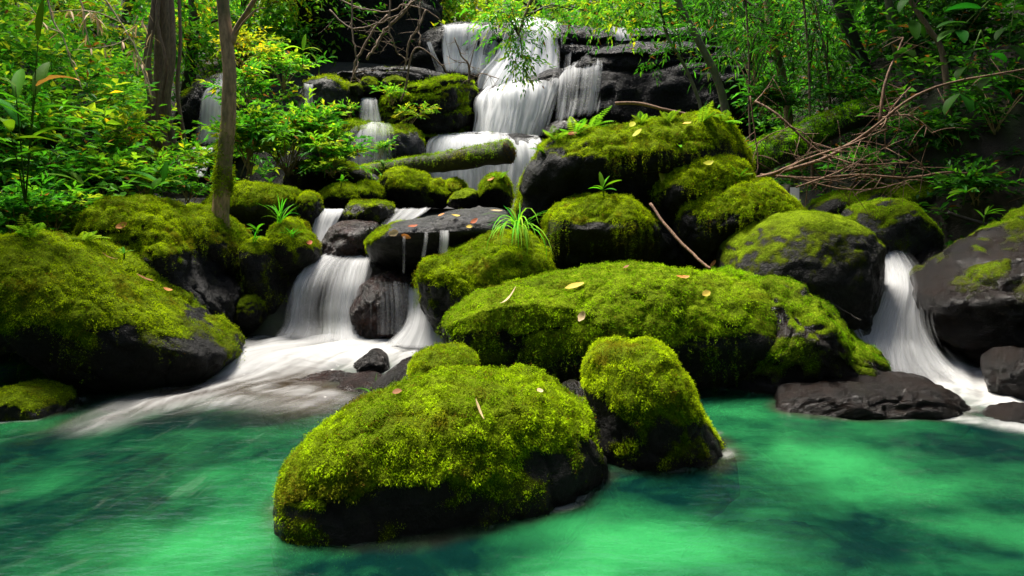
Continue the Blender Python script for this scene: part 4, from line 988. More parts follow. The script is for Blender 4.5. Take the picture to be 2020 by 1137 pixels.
def moss_on(parent, V, F, dens, mlen, thr=0.35, seed=0, hue=0.1, tint=1.0):
    n_, fn = vnormals(V, F)
    mk = smooth(thr - 0.2, thr + 0.25, n_[:, 2] + 0.5 * fbm(V * 2.5, 3, off=seed))
    area = (np.linalg.norm(fn, axis=1) * 0.5 * mk[F].mean(1)).sum()
    rg = np.random.default_rng(seed)
    Pt, i = scatter(V, F, mk, int(area * dens), rg)
    Nn = unit(n_[F[i]].mean(1))
    mb = MB()
    Vs, Qs, Cs = sprigs(Pt, Nn, np.full(len(Pt), mlen), 0.3 + 0.6 * smooth(0.7, 0.0, Nn[:, 2]), tint, seed, hue=hue)
    mb.add(Vs, Qs, None, Cs)
    mb.build('moss', M['moss'], parent, False, kind='stuff')

def log(label, pts, r0, r1, dens, mlen, seed, thr=0.2, mat='log', n=50, **kw):
    P = path(pts, n)
    V, T, Q = tube(P, np.linspace(r0, r1, n), 18, 0.16, 2.2)
    F = np.concatenate([T, Q[:, [0, 1, 2]], Q[:, [0, 2, 3]]])
    o = make('fallen_log', V, [T, Q], M[mat], label=label, cat='log')
    SURF.append((BVHTree.FromPolygons(V.tolist(), F.tolist()), o))
    moss_on(o, V, F, dens, mlen, thr, seed, **kw)
    return o
log('thick mossy log jutting out in front of the lowest fall step', [(690, 345, 11.2), (780, 332, 10.7), (860, 322, 10.3), (940, 310, 9.9), (1004, 300, 9.6)], 0.12, 0.165, 8000, 0.020, 5, thr=-0.1, mat='log')
log('long mossy trunk lying up the dark right bank', [(1470, 325, 8.3), (1560, 285, 8.4), (1640, 248, 8.5), (1730, 215, 8.6), (1790, 195, 8.7)], 0.20, 0.15, 16000, 0.022, 6, thr=-0.1, hue=0.3, tint=1.3)
log('old mossy log lying in the leaves on the left bank', [(190, 300, 8.6), (270, 305, 8.5), (330, 325, 8.4), (372, 350, 8.3)], 0.13, 0.10, 6000, 0.022, 7, thr=0.2, tint=0.8)

def branch_thing(name, label, cat, main, r0, r1, mat, subs=(), twigs_n=0, twig_len=0.5, seed=0, n=26, ns=7, group=None, droop=0.2, kink=0.004):
    """a branch: main limb, side limbs as parts, fine twigs as one part"""
    rg = np.random.default_rng(seed)
    mb = MB(); P = branchy(mb, path(main, n), r0, r1, ns, 0.18, kink=kink, seed=seed)
    o = mb.build(name, M[mat], label=label, cat=cat, group=group)
    lines = [P]
    for k, (pts, a, b) in enumerate(subs):
        m2 = MB(); lines.append(branchy(m2, path(pts, 18), a, b, 5, 0.15, kink=kink, seed=seed + k + 1)); m2.build('side_branch', M[mat], o)
    if twigs_n:
        m3 = MB()
        for k in range(twigs_n):
            ln = lines[rg.integers(len(lines))]; p0 = ln[rg.integers(2, len(ln))]
            d = unit(rg.normal(size=3) * np.array([1, 0.6, 0.7]) + np.array([0, 0, -droop]))
            l = twig_len * rg.uniform(0.3, 1.0)
            t = np.linspace(0, 1, 6)[:, None]
            pts = p0 + d * l * t + rg.normal(size=3) * 0.12 * l * t ** 2 + np.array([0, 0, -0.12 * l]) * t ** 2
            V, T, Q = tube(pts, np.linspace(0.0045, 0.0018, 6) * (1 + r0 * 6), 4); m3.add(V, T, Q)
        m3.build('twigs', M[mat], o, kind='stuff')
    return o
BT = branch_thing
BT('dead_branch', 'long dead branch arching from the mossy boulders up to the right edge', 'branch',
   [(1490, 352, 7.3), (1560, 333, 7.2), (1640, 305, 7.1), (1720, 255, 6.9), (1800, 195, 6.7), (1900, 160, 6.6), (2060, 130, 6.5)], 0.022, 0.011, 'dry',
   [([(1640, 305, 7.1), (1740, 245, 7.0), (1755, 215, 7.0), (1790, 170, 7.1)], 0.016, 0.008), ([(1740, 232, 6.95), (1800, 228, 6.8), (1850, 262, 6.7)], 0.012, 0.005),
    ([(1520, 345, 7.25), (1600, 310, 7.0), (1680, 285, 6.9), (1750, 258, 6.9)], 0.014, 0.006), ([(1735, 240, 6.9), (1750, 150, 6.95), (1790, 70, 7.05)], 0.020, 0.008)], 90, 0.45, 3)
BT('dead_branch', 'low dead branch lying level over the mossy rock behind the dome', 'branch',
   [(1500, 345, 7.35), (1600, 352, 7.25), (1700, 345, 7.15), (1790, 350, 7.1), (1870, 338, 7.0), (1950, 348, 6.9), (2060, 375, 6.8)], 0.015, 0.012, 'dry',
   [([(1560, 350, 7.2), (1660, 372, 7.0), (1740, 368, 7.0), (1800, 350, 7.0)], 0.011, 0.004), ([(1640, 310, 7.2), (1700, 325, 7.0), (1790, 322, 6.9), (1830, 340, 7.0)], 0.012, 0.004),
    ([(1570, 370, 7.1), (1650, 340, 7.0), (1720, 300, 7.0), (1760, 285, 7.1)], 0.010, 0.004)], 110, 0.4, 4)
BT('dead_branch', 'thin dead branch arching over the mossy log on the right', 'branch',
   [(1490, 200, 7.7), (1530, 222, 7.5), (1570, 255, 7.4), (1620, 295, 7.3), (1650, 318, 7.2)], 0.014, 0.012, 'dry',
   [([(1560, 250, 7.4), (1590, 265, 7.3), (1630, 310, 7.2)], 0.008, 0.004), ([(1480, 190, 7.7), (1495, 300, 7.7), (1500, 340, 7.6)], 0.009, 0.006), ([(1490, 285, 7.6), (1530, 262, 7.5), (1570, 260, 7.4)], 0.008, 0.004),
    ([(1490, 200, 7.7), (1510, 180, 7.7), (1530, 150, 7.7)], 0.009, 0.004)], 40, 0.35, 5)
BT('dead_branch', 'bare pale stick poking out behind the fern-topped boulder', 'branch', [(1214, 204, 8.2), (1260, 204, 8.2), (1310, 216, 8.1), (1360, 228, 8.0), (1400, 235, 7.9)], 0.022, 0.016, 'dry', kink=0.002)
BT('fallen_stick', 'dark stick leaning from the fringed boulder down to the long slab', 'stick', [(1283, 402, 6.55), (1310, 440, 6.4), (1350, 485, 6.2), (1378, 515, 6.05), (1402, 537, 5.95)], 0.016, 0.013, 'dry', kink=0.003)
BT('fallen_stick', 'short dark stick lying across the stones at the far right', 'stick', [(1870, 420, 6.9), (1920, 436, 6.8), (1955, 448, 6.7)], 0.022, 0.016, 'bark_dark', kink=0.002)
BT('fallen_stick', 'thin dark root hanging over the wet shoulder rock', 'stick', [(1612, 590, 5.9), (1650, 603, 5.75), (1680, 625, 5.7), (1700, 640, 5.6)], 0.006, 0.003, 'bark_dark')
BT('dead_branch', 'crooked pale branch reaching over the mossy layered ledge', 'branch', [(790, 200, 12.6), (800, 175, 12.6), (812, 110, 12.5), (830, 96, 12.5), (870, 130, 12.5), (884, 150, 12.5)], 0.022, 0.010, 'vine', n=30)
BT('dead_branch', 'bare twiggy bush in front of the middle fall', 'branch', [(925, 165, 12.2), (925, 130, 12.2), (910, 110, 12.2), (895, 75, 12.2)], 0.025, 0.010, 'vine',
   [([(925, 140, 12.2), (935, 100, 12.1), (945, 70, 12.1)], 0.012, 0.005), ([(922, 125, 12.2), (900, 120, 12.2), (880, 108, 12.2)], 0.010, 0.004), ([(925, 160, 12.2), (950, 145, 12.1), (985, 155, 12.1)], 0.012, 0.005)], 30, 0.4, 8)
vines = [('hanging brown vine with a straight drop, first of the group left of the falls', [(695, -30, 12.6), (692, 40, 12.5), (700, 100, 12.4), (704, 140, 12.4), (698, 170, 12.4)], 0.020),
         ('curling vine looping down in front of the dark rock wall', [(765, 30, 13.4), (740, 60, 13.3), (715, 110, 13.2), (710, 140, 13.2), (722, 160, 13.2)], 0.030),
         ('thick bent vine at the middle of the vine tangle', [(830, -20, 13.2), (780, 35, 13.1), (750, 60, 13.1), (730, 90, 13.0), (718, 110, 13.0)], 0.038),
         ('vine swinging towards the crooked pale branch', [(840, 20, 12.8), (825, 55, 12.8), (800, 80, 12.8), (795, 120, 12.8), (792, 145, 12.8)], 0.022),
         ('slim vine falling beside the slim thread of water', [(835, -30, 12.4), (828, 30, 12.4), (830, 70, 12.4), (826, 95, 12.4)], 0.020),
         ('long slack vine sagging across the vine tangle', [(650, 20, 13.0), (690, 55, 12.9), (740, 60, 12.9), (790, 40, 12.9), (850, 0, 12.8)], 0.018),
         ('pale vine bowing left of the mossy layered ledge', [(770, -20, 12.9), (772, 60, 12.9), (790, 95, 12.9), (812, 115, 12.9)], 0.018),
         ('vine crossing high above the smooth green stone', [(640, -20, 13.0), (700, 15, 13.0), (750, 25, 13.0), (800, 10, 13.0), (870, 40, 13.0)], 0.018)]
for k, (lb, pts, r) in enumerate(vines):
    BT('hanging_vine', lb, 'vine', pts, r, r * 0.7, 'vine', twigs_n=7, twig_len=0.5, seed=30 + k, group='vines hanging beside the falls', kink=0.02, ns=6)

# ------------------------------------------------------------------ leaves
def leaf_tris(P, D, U, Ln, Wd, C, fold=0.22, sag=0.15):
    S = unit(np.cross(D, U)); Up = unit(np.cross(S, D))
    Ln = Ln[:, None]; Wd = Wd[:, None]
    m = P + D * Ln * 0.42
    tip = P + D * Ln + np.array([0, 0, -1.0]) * Ln * sag
    V = np.stack([P, m + S * Wd * 0.5 + Up * Wd * fold, tip, m - S * Wd * 0.5 + Up * Wd * fold], 1).reshape(-1, 3)
    a = np.arange(len(P))[:, None] * 4
    T = np.concatenate([a + np.array([[0, 1, 2]]), a + np.array([[0, 2, 3]])])
    return V, T, np.repeat(C, 4, 0)

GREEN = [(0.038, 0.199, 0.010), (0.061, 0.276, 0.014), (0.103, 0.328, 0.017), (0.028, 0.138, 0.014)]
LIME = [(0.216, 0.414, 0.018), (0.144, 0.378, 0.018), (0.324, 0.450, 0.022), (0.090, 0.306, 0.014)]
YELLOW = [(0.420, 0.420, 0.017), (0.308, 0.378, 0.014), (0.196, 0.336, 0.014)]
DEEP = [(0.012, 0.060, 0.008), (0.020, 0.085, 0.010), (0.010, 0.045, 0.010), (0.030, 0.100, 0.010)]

def sprays(mb, O, D, TL, m, ll, lw, cols, rg, droop=0.15, angle=0.9, twig_col=(0.06, 0.05, 0.02), var=0.35, twig=True, sag=0.15):
    """leafy twigs: m leaves along each twig from O in direction D of length TL"""
    n = len(O)
    D = unit(D)
    TL = np.broadcast_to(np.asarray(TL, float), (n,))
    t = (np.arange(m) + 0.6) / m
    down = np.array([0, 0, -1.0])
    side = unit(np.cross(D, np.array([0.02, 0.03, 1.0])))
    tt = np.broadcast_to(t[None, :, None], (n, m, 1))
    P = O[:, None, :] + D[:, None, :] * TL[:, None, None] * tt + down * (TL[:, None, None] * droop * tt ** 2)
    sg = np.where(np.arange(m) % 2 == 0, 1.0, -1.0)[None, :, None]
    aa = angle * (1 - 0.55 * t)[None, :, None]
    LD = D[:, None, :] * np.cos(aa) + side[:, None, :] * np.sin(aa) * sg + rg.normal(size=(n, m, 3)) * 0.22 + down * droop * 0.6
    LD = unit(LD)
    U = unit(np.array([0, 0, 1.0]) + rg.normal(size=(n, m, 3)) * 0.35)
    Ln = ll * rg.uniform(0.65, 1.25, (n, m)) * (1 - 0.25 * np.abs(t - 0.5))[None, :]
    cc = np.array(cols)[rg.integers(len(cols), size=n)]
    C = cc[:, None, :] * rg.uniform(1 - var, 1 + var, (n, m, 1))
    old = rg.random((n, m)); C = np.where(old[..., None] < 0.025, np.array([0.22, 0.10, 0.02]), np.where(old[..., None] < 0.045, C * np.array([3.0, 1.4, 1.0]), C))
    V, T, Cv = leaf_tris(P.reshape(-1, 3), LD.reshape(-1, 3), U.reshape(-1, 3), Ln.ravel(), Ln.ravel() * lw, C.reshape(-1, 3), sag=sag)
    mb.add(V, T, None, Cv)
    if twig:
        r = np.maximum(TL * 0.006, 0.002)[:, None]
        e = O + D * TL[:, None] + down * (TL * droop)[:, None]
        s2 = unit(np.cross(D, side))
        V = np.stack([O + side * r, O - side * r * 0.5 + s2 * r, O - side * r * 0.5 - s2 * r, e], 1).reshape(-1, 3)
        a = np.arange(n)[:, None] * 4
        T = np.concatenate([a + np.array([[0, 1, 3]]), a + np.array([[1, 2, 3]]), a + np.array([[2, 0, 3]])])
        mb.add(V, T, None, twig_col)

def ball(n, rg, c, r):
    d = unit(rg.normal(size=(n, 3))) * (rg.random((n, 1)) ** 0.45)
    return np.asarray(c) + d * np.asarray(r), d

def shrub(name, label, base, h, rad, ll, lw, cols, nst=7, ntw=60, m=7, seed=0, group=None, cat='shrub', mat='leaf', stem_mat='bark', lean=(0, 0, 0), droop=0.2, tl=None, flat=0.8, stem_r=None):
    rg = np.random.default_rng(seed)
    base = np.asarray(base, float)
    root = empty(name, base, label=label, cat=cat, group=group)
    ms, mf = MB(), MB()
    O, D = [], []
    sr = stem_r or max(0.006, h * 0.009)
    for k in range(nst):
        a = rg.uniform(0, 2 * np.pi); rr = rad * rg.random() ** 0.6
        end = base + np.array([np.cos(a) * rr, np.sin(a) * rr * flat, h * rg.uniform(0.55, 1.0) * (1 - 0.25 * rr / max(rad, 1e-6))]) + np.asarray(lean) * rg.uniform(0.5, 1)
        mid = base + (end - base) * 0.5 + np.array([0, 0, h * 0.12]) + rg.normal(size=3) * h * 0.04
        P = catmull([base + rg.normal(size=3) * 0.03, mid, end], 9)
        V, T, Q = tube(P, np.linspace(sr, sr * 0.35, 9), 5); ms.add(V, T, Q, (0.06, 0.05, 0.02))
        q = max(1, ntw // nst)
        t = rg.uniform(0.35, 1.0, q) ** 0.8
        i = np.clip((t * 8).astype(int), 0, 7)
        pts = P[i] + (P[i + 1] - P[i]) * (t * 8 - i)[:, None]
        dd = unit(rg.normal(size=(q, 3)) * np.array([1, 1, 0.45]) + (end - base) / h * 0.5 + np.array([0, 0, 0.25]))
        O.append(pts); D.append(dd)
    O = np.concatenate(O); D = np.concatenate(D)
    sprays(mf, O, D, rg.uniform(0.5, 1.0, len(O)) * (tl or rad * 0.6), m, ll, lw, cols, rg, droop)
    ms.build('stem', M[stem_mat], root)
    mf.build('foliage', M[mat], root, False)
    return root

def crown(mb, clumps, ntw, tl, m, ll, lw, cols, rg, droop=0.25, out=0.8):
    for c, r in clumps:
        O, d = ball(ntw, rg, c, r)
        D = unit(d * out + rg.normal(size=d.shape) * 0.6 + np.array([0, 0, 0.05]))
        sprays(mb, O, D, tl * rg.uniform(0.6, 1.2, ntw), m, ll, lw, cols, rg, droop)

def tree(name, label, trunk_pts, r0, r1, clumps=(), ntw=60, tl=0.8, m=8, ll=0.12, lw=0.45, cols=GREEN, seed=0, limbs=(), mat='bark', group=None, droop=0.3, n=30, ns=12, moss=0, cat='tree', world=False, out=0.8):
    rg = np.random.default_rng(seed)
    P = catmull(np.array([p if world else W(*p) for p in trunk_pts], float), n)
    root = empty(name, P[0], label=label, cat=cat, group=group)
    mb = MB(); V, T, Q = tube(P, np.linspace(r0, r1, n) * (1 + 0.35 * np.exp(-np.linspace(0, 1, n) * 14)), ns, 0.14, 3.0); mb.add(V, T, Q)
    tr_ = mb.build('trunk', M[mat], root)
    if moss:
        F = np.concatenate([T, Q[:, [0, 1, 2]], Q[:, [0, 2, 3]]])
        n_, fn = vnormals(V, F); zz = V[:, 2] - P[0][2]
        wv = smooth(moss, 0.0, zz) * smooth(-0.3, 0.5, fbm(V * 3, 3, off=seed))
        Pt, i = scatter(V, F, wv, int(2600 * moss), rg)
        mo = MB(); Vs, Ts, Cs = sprigs(Pt, unit(n_[F[i]].mean(1)), np.full(len(Pt), 0.022), np.full(len(Pt), 0.6), 0.8, seed)
        mo.add(Vs, Ts, None, Cs); mo.build('moss', M['moss'], tr_, False, kind='stuff')
    for k, (pts, a, b) in enumerate(limbs):
        lm = MB(); V, T, Q = tube(catmull(np.array([p if world else W(*p) for p in pts], float), 16), np.linspace(a, b, 16), 8, 0.12, 4.0); lm.add(V, T, Q); lm.build('limb', M[mat], root)
    if len(clumps):
        mc = MB(); cl = [(np.asarray(c, float) if world else W(*c), r) for c, r in clumps]
        for c, r in cl:                                    # boughs from the trunk into each clump
            j = np.argmin(np.linalg.norm(P - (c - np.array([0, 0, 0.5])), axis=1))
            pts = catmull([P[j], 0.5 * (P[j] + c) + np.array([0, 0, 0.15]), c], 8)
            V, T, Q = tube(pts, np.linspace(max(r1 * 0.6, 0.012), 0.008, 8), 5); mc.add(V, T, Q, (0.05, 0.04, 0.02))
        crown(mc, cl, ntw, tl, m, ll, lw, cols, rg, droop, out)
        mc.build('crown', M['leaf'], root, False)
    return root
# ------------------------------------------------------------------ trees
def on_ground(x, y): return np.array([x, y, ground_z(np.array([x], float), np.array([y], float))[0]])
def gpt(px, Y):
    x = (px - 1010) / FPX * Y; return on_ground(x, Y)
def root_at(px, py, Y):
    """first trunk point, sunk to the ground below the given pixel"""
    return (px, py, Y)

tree('tree', 'slender straight tree with mossy foot rising from the left boulders', [(434, 470, 7.1), (436, 400, 7.1), (447, 280, 7.1), (453, 140, 7.1), (441, 20, 7.1), (436, -120, 7.1), (446, -330, 7.2), (440, -520, 7.3)], 0.088, 0.045,
     [((400, -560, 7.2), (0.5, 0.5, 0.4)), ((490, -600, 7.4), (0.5, 0.5, 0.4))], 20, 0.5, 8, 0.10, 0.42, LIME, 1,
     limbs=[([(457, 85, 7.1), (468, 55, 7.1), (490, 20, 7.05), (520, -30, 7.0)], 0.036, 0.022), ([(462, 72, 7.1), (480, 45, 7.0), (505, 20, 7.0), (525, 16, 6.95)], 0.014, 0.006)], moss=1.6, mat='bark', n=44, ns=14)
tree('tree', 'dark tree wrapped in twisting aerial roots on the left bank', [(312, 310, 9.4), (318, 200, 9.4), (322, 80, 9.4), (318, -40, 9.4), (320, -260, 9.6), (330, -420, 9.6)], 0.13, 0.09,
     [((250, -380, 9.7), (0.8, 0.8, 0.5)), ((380, -420, 10.0), (0.8, 0.8, 0.5))], 30, 0.7, 8, 0.14, 0.42, GREEN, 2,
     limbs=[([(275, 320, 9.2), (300, 220, 9.15), (290, 120, 9.15), (306, 0, 9.2), (300, -120, 9.3)], 0.06, 0.04), ([(345, 300, 9.2), (330, 200, 9.1), (342, 100, 9.1), (335, -60, 9.2)], 0.05, 0.03),
            ([(330, 310, 9.15), (312, 230, 9.1), (326, 130, 9.1), (310, 40, 9.1), (325, -90, 9.2)], 0.035, 0.025), ([(365, 280, 9.3), (350, 180, 9.2), (356, 80, 9.2), (350, -60, 9.3)], 0.028, 0.02),
            ([(255, 300, 9.3), (285, 260, 9.15), (300, 180, 9.1)], 0.05, 0.03)], mat='vine', n=36, ns=14)
tree('tree', 'slim pale trunk leaning left above the fern-topped boulder', [(1446, 375, 9.6), (1432, 225, 9.6), (1412, 150, 9.6), (1375, 75, 9.6), (1340, 10, 9.6), (1300, -90, 9.6), (1260, -240, 9.6)], 0.065, 0.04,
     [((1255, 20, 9.5), (0.35, 0.4, 0.28)), ((1225, -40, 9.6), (0.5, 0.4, 0.3)), ((1250, -260, 9.4), (1.0, 0.9, 0.6)), ((1400, -300, 9.6), (1.2, 0.9, 0.6)), ((1120, -330, 9.8), (1.0, 0.8, 0.5))], 42, 0.45, 8, 0.10, 0.42, LIME + GREEN, 3, mat='bark_pale')
tree('tree', 'thin crooked sapling trunk left of the slim pale trunk', [(1398, 378, 9.3), (1384, 228, 9.3), (1372, 180, 9.3), (1350, 130, 9.3), (1318, 75, 9.3), (1305, 30, 9.3), (1300, -30, 9.3)], 0.028, 0.014,
     [((1300, 100, 9.4), (0.25, 0.3, 0.25)), ((1290, 20, 9.2), (0.5, 0.4, 0.3)), ((1330, 60, 9.5), (0.3, 0.3, 0.3))], 24, 0.35, 8, 0.09, 0.35, GREEN, 4, mat='bark_pale')
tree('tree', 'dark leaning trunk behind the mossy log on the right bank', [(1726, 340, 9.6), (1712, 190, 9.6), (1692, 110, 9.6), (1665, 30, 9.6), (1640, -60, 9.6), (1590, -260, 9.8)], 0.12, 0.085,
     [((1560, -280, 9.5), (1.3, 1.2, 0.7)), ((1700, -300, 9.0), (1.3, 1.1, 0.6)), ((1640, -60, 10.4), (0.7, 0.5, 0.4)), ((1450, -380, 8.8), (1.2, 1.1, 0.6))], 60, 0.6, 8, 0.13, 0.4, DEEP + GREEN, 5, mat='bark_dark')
tree('tree', 'straight mossy grey trunk right of the dark leaning trunk', [(1799, 360, 8.8), (1785, 210, 8.8), (1772, 120, 8.8), (1758, 40, 8.8), (1745, -60, 8.8), (1720, -260, 8.9)], 0.055, 0.04,
     [((1760, -200, 8.5), (1.1, 1.0, 0.6)), ((1880, -230, 8.0), (1.2, 1.0, 0.6)), ((1830, 20, 9.2), (0.5, 0.4, 0.3))], 55, 0.55, 8, 0.13, 0.4, DEEP, 6, mat='bark_pale')
tree('tree', 'rusty slanting sapling trunk near the top right corner', [(1874, 260, 7.6), (1860, 110, 7.6), (1830, 55, 7.6), (1795, 0, 7.6), (1760, -70, 7.6), (1700, -190, 7.8)], 0.034, 0.022,
     [((1720, -230, 7.6), (0.9, 0.9, 0.5)), ((1950, -160, 7.4), (1.0, 0.9, 0.5))], 45, 0.5, 8, 0.13, 0.42, DEEP + GREEN, 7, mat='vine')
tree('tree', 'mid-thick trunk at the back of the right bank in bamboo leaves', [(1572, 400, 10.2), (1558, 250, 10.2), (1545, 160, 10.2), (1522, 60, 10.2), (1505, -60, 10.2), (1480, -240, 10.2)], 0.07, 0.05,
     [((1480, 35, 10.2), (0.5, 0.5, 0.5)), ((1560, 30, 9.9), (0.5, 0.5, 0.4)), ((1400, 0, 10.9), (0.5, 0.5, 0.4)), ((1500, -220, 10.0), (1.3, 1.1, 0.7))], 34, 0.7, 7, 0.20, 0.16, GREEN + DEEP, 8, mat='bark', droop=0.9)
for k, (x0, x1, yb, Yd, lb) in enumerate(((1598, 1584, 232, 8.9, 'straight brown bamboo cane left of the dark leaning trunk'), (1638, 1604, 215, 9.2, 'thin dark cane just right of the brown bamboo cane'),
                                           (1478, 1470, 215, 9.4, 'slim green-brown cane behind the fern-topped boulder'), (1690, 1738, 190, 9.9, 'thin cane crossing behind the dark leaning trunk'))):
    tree('bamboo', lb, [(x0 + 6, yb + 140, Yd), (x0, yb, Yd), ((x0 * 2 + x1) / 3 + 2, yb * 0.5, Yd), (x1, -20, Yd), (x1 - 10, -220, Yd)], 0.020 - 0.002 * k, 0.012,
         [((x1 - 20, -60, Yd), (0.5, 0.4, 0.5)), ((x1 + 30, 60, Yd), (0.3, 0.3, 0.4))], 16, 0.6, 7, 0.20, 0.14, GREEN + DEEP, 40 + k, mat='vine', droop=0.9, group='bamboo canes on the right bank', cat='bamboo', ns=7)
tree('tree', 'tree reaching its leafy bough down in front of the main fall', [(1240, -420, 11.6), (1180, -300, 11.4), (1120, -160, 11.2), (1075, -60, 11.0), (1040, 20, 11.0), (1022, 70, 11.0)], 0.10, 0.012,
     [((1010, 75, 11.0), (0.28, 0.3, 0.32)), ((1030, 110, 11.0), (0.2, 0.2, 0.25)), ((1060, 40, 11.0), (0.45, 0.3, 0.25)), ((1130, 20, 11.1), (0.5, 0.4, 0.3)), ((1180, 30, 11.2), (0.4, 0.4, 0.25)), ((980, 25, 11.1), (0.45, 0.4, 0.3)), ((1090, -40, 11.2), (0.7, 0.5, 0.4)), ((1000, 10, 11.2), (0.4, 0.4, 0.3))], 34, 0.35, 8, 0.105, 0.36, LIME + GREEN, 9, mat='bark', droop=0.55)

# forest behind the falls: each tree its own trunk and crown
bt = [(880, 18.0, 1.5, YELLOW + LIME), (960, 19.5, 1.6, YELLOW + LIME), (1060, 18.6, 1.5, LIME + YELLOW), (1160, 19.5, 1.6, LIME), (1260, 18.2, 1.5, LIME + GREEN), (1370, 19.0, 1.6, GREEN), (1480, 18.0, 1.6, GREEN + DEEP), (1600, 17.0, 1.6, DEEP + GREEN),
      (790, 17.6, 1.5, LIME + GREEN), (690, 17.0, 1.5, GREEN), (590, 16.4, 1.5, GREEN + LIME), (480, 16.2, 1.5, LIME + YELLOW), (370, 15.0, 1.5, LIME + GREEN), (250, 14.0, 1.4, LIME + GREEN), (130, 13.4, 1.4, LIME + YELLOW), (10, 12.8, 1.4, LIME + GREEN), (1720, 15.0, 1.5, DEEP), (1850, 13.6, 1.4, DEEP), (1990, 12.6, 1.4, DEEP)]
where = ['above the left end of the highest fall step', 'above the highest veil of the main fall', 'above the bright rushing top water', 'above the right end of the highest fall step', 'over the top of the black cliff', 'behind the slim pale trunk', 'behind the thin canes', 'behind the brown bamboo cane',
         'above the vine tangle', 'left of the vine tangle', 'above the yellow sapling leaves', 'behind the slender straight tree', 'between the slender tree and the root-wrapped tree', 'behind the root-wrapped tree', 'behind the bleached bamboo twigs', 'at the upper left corner', 'behind the dark leaning trunk', 'behind the broad leaves on the right', 'at the upper right corner']
for k, (px, Yd, s, cols) in enumerate(bt):
    rg = np.random.default_rng(300 + k)
    b0 = gpt(px, Yd)
    top = max(3.2 - 0.02 * k, 2.6)
    low = CAMZ + (HORIZON - 95) / FPX * Yd            # crowns reach down to about pixel row 95
    tp = b0[2] + 5.5
    pts = [b0 + np.array([0, 0, -0.2]), b0 + np.array([rg.normal() * 0.2, 0, 2.0]), b0 + np.array([rg.normal() * 0.4, 0.2, 4.0]), b0 + np.array([rg.normal() * 0.4, 0.3, 6.0])]
    cl = []
    for j in range(6):
        zz = low + (j / 5.0) * 2.0
        cl.append((np.array([b0[0] + rg.normal() * 0.75 * s, b0[1] - 0.6 + rg.normal() * 0.5, zz]), (0.85, 0.7, 0.5)))
    tree('tree', 'leafy forest tree ' + where[k], pts, 0.13, 0.06, cl, 48, 0.75, 8, 0.17, 0.42, cols, 320 + k, mat='bark_dark', group='forest trees behind the falls', world=True, n=14, ns=8, droop=0.35)

# unseen trees round the viewer and banks, added to cut low sky light
ring = [(-7.5, -6, 'near bank between the left trees'), (2.5, -11, 'far slope behind the viewer, second row'), (7.5, -6, 'near bank between the right trees'), (-2.5, -7.2, 'near bank closest behind the viewer, left'), (2.6, -7.0, 'near bank closest behind the viewer, right'), (-11.5, 0.5, 'left side of the pool'), (9.8, 0, 'right side of the pool'),
        (-11.5, 4, 'left bank beside the pool'), (-11, 9, 'left bank behind the tall leafy plants'), (-10, -3, 'near bank at the viewer\'s left'), (-5, -8, 'near bank behind the viewer to the left'), (0, -9.5, 'near bank straight behind the viewer'),
        (5, -8, 'near bank behind the viewer to the right'), (9.5, -3, 'near bank at the viewer\'s right'), (9.5, 3, 'right bank beside the pool'), (8.2, 8, 'right bank above the dead branches'), (-3, -12, 'far near-bank slope behind the viewer')]
for k, (x, y, lb) in enumerate(ring):
    rg = np.random.default_rng(400 + k)
    b0 = on_ground(x, y)
    pts = [b0 - np.array([0, 0, 0.3]), b0 + np.array([rg.normal() * 0.2, rg.normal() * 0.2, 3]), b0 + np.array([-0.1 * x, -0.05 * y, 6.5]), b0 + np.array([-0.12 * x, -0.06 * y, 8.5])]
    cl = [(b0 + np.array([rg.normal() * 1.3 - 0.04 * x, rg.normal() * 1.3 - 0.04 * y, 0.8 + j * 0.95]), (1.7, 1.7, 1.0)) for j in range(9)]
    tree('tree', 'big unseen shade tree on the ' + lb, pts, 0.22, 0.10, cl, 46, 1.4, 7, 0.42, 0.5, DEEP, 420 + k, mat='bark_dark', group='unseen shade trees round the pool', world=True, n=12, ns=8)

# ------------------------------------------------------------------ undergrowth nobody could count
rg = np.random.default_rng(55)
mb = MB()
gtri = np.concatenate([gq[:, [0, 1, 2]], gq[:, [0, 2, 3]]])
gnrm, _ = vnormals(gv, gtri)
def carpet(n, where_, ll, cols, tl=0.35, lift=0.0):
    """leafy sprays spread evenly over the ground surface (steep faces included) where where_(x, y, z) > 0"""
    wv = np.clip(where_(gv[:, 0], gv[:, 1], gv[:, 2]), 0, 1)
    O, i = scatter(gv, gtri, wv, n, rg)
    nn = gnrm[gtri[i]].mean(1)
    O = O + nn * (lift * rg.random((n, 1)))
    D = unit(rg.normal(size=O.shape) * np.array([0.7, 0.7, 0.35]) + nn * 0.8 + np.array([0, -0.1, 0.35]))
    sprays(mb, O, D, tl * rg.uniform(0.5, 1.2, n), 6, ll * 1.08, 0.42, cols, rg, 0.45)
le_ = lambda y: np.interp(y, [5, 6.5, 7.5, 9, 12, 15, 20], [-4.9, -4.1, -3.9, -5.0, -6.6, -8.5, -10])
re_ = lambda y: np.interp(y, [5, 6.5, 7.5, 9, 11, 13, 16, 20], [5.0, 4.7, 4.3, 4.0, 4.1, 4.5, 6.2, 8])
fallgap = lambda x, y: 1.0 - 1.0 * ((x / np.maximum(y, 1) * FPX + 1010 > 350) & (x / np.maximum(y, 1) * FPX + 1010 < 452) & (y > 8.9) & (y < 13.5))   # open ground below the far left fall
box = lambda x, y, x0, x1, y0, y1: ((x > x0) & (x < x1) & (y > y0) & (y < y1)) * fallgap(x, y)
carpet(4200, lambda x, y, z: box(x, y, -9, 0, 5.4, 13) * smooth(0.0, 0.3, le_(y) - x), 0.10, LIME + GREEN + GREEN)
carpet(1800, lambda x, y, z: box(x, y, -9, 0, 6.5, 14) * smooth(0.2, 0.8, le_(y) - x), 0.13, LIME + GREEN, 0.6, 0.6)
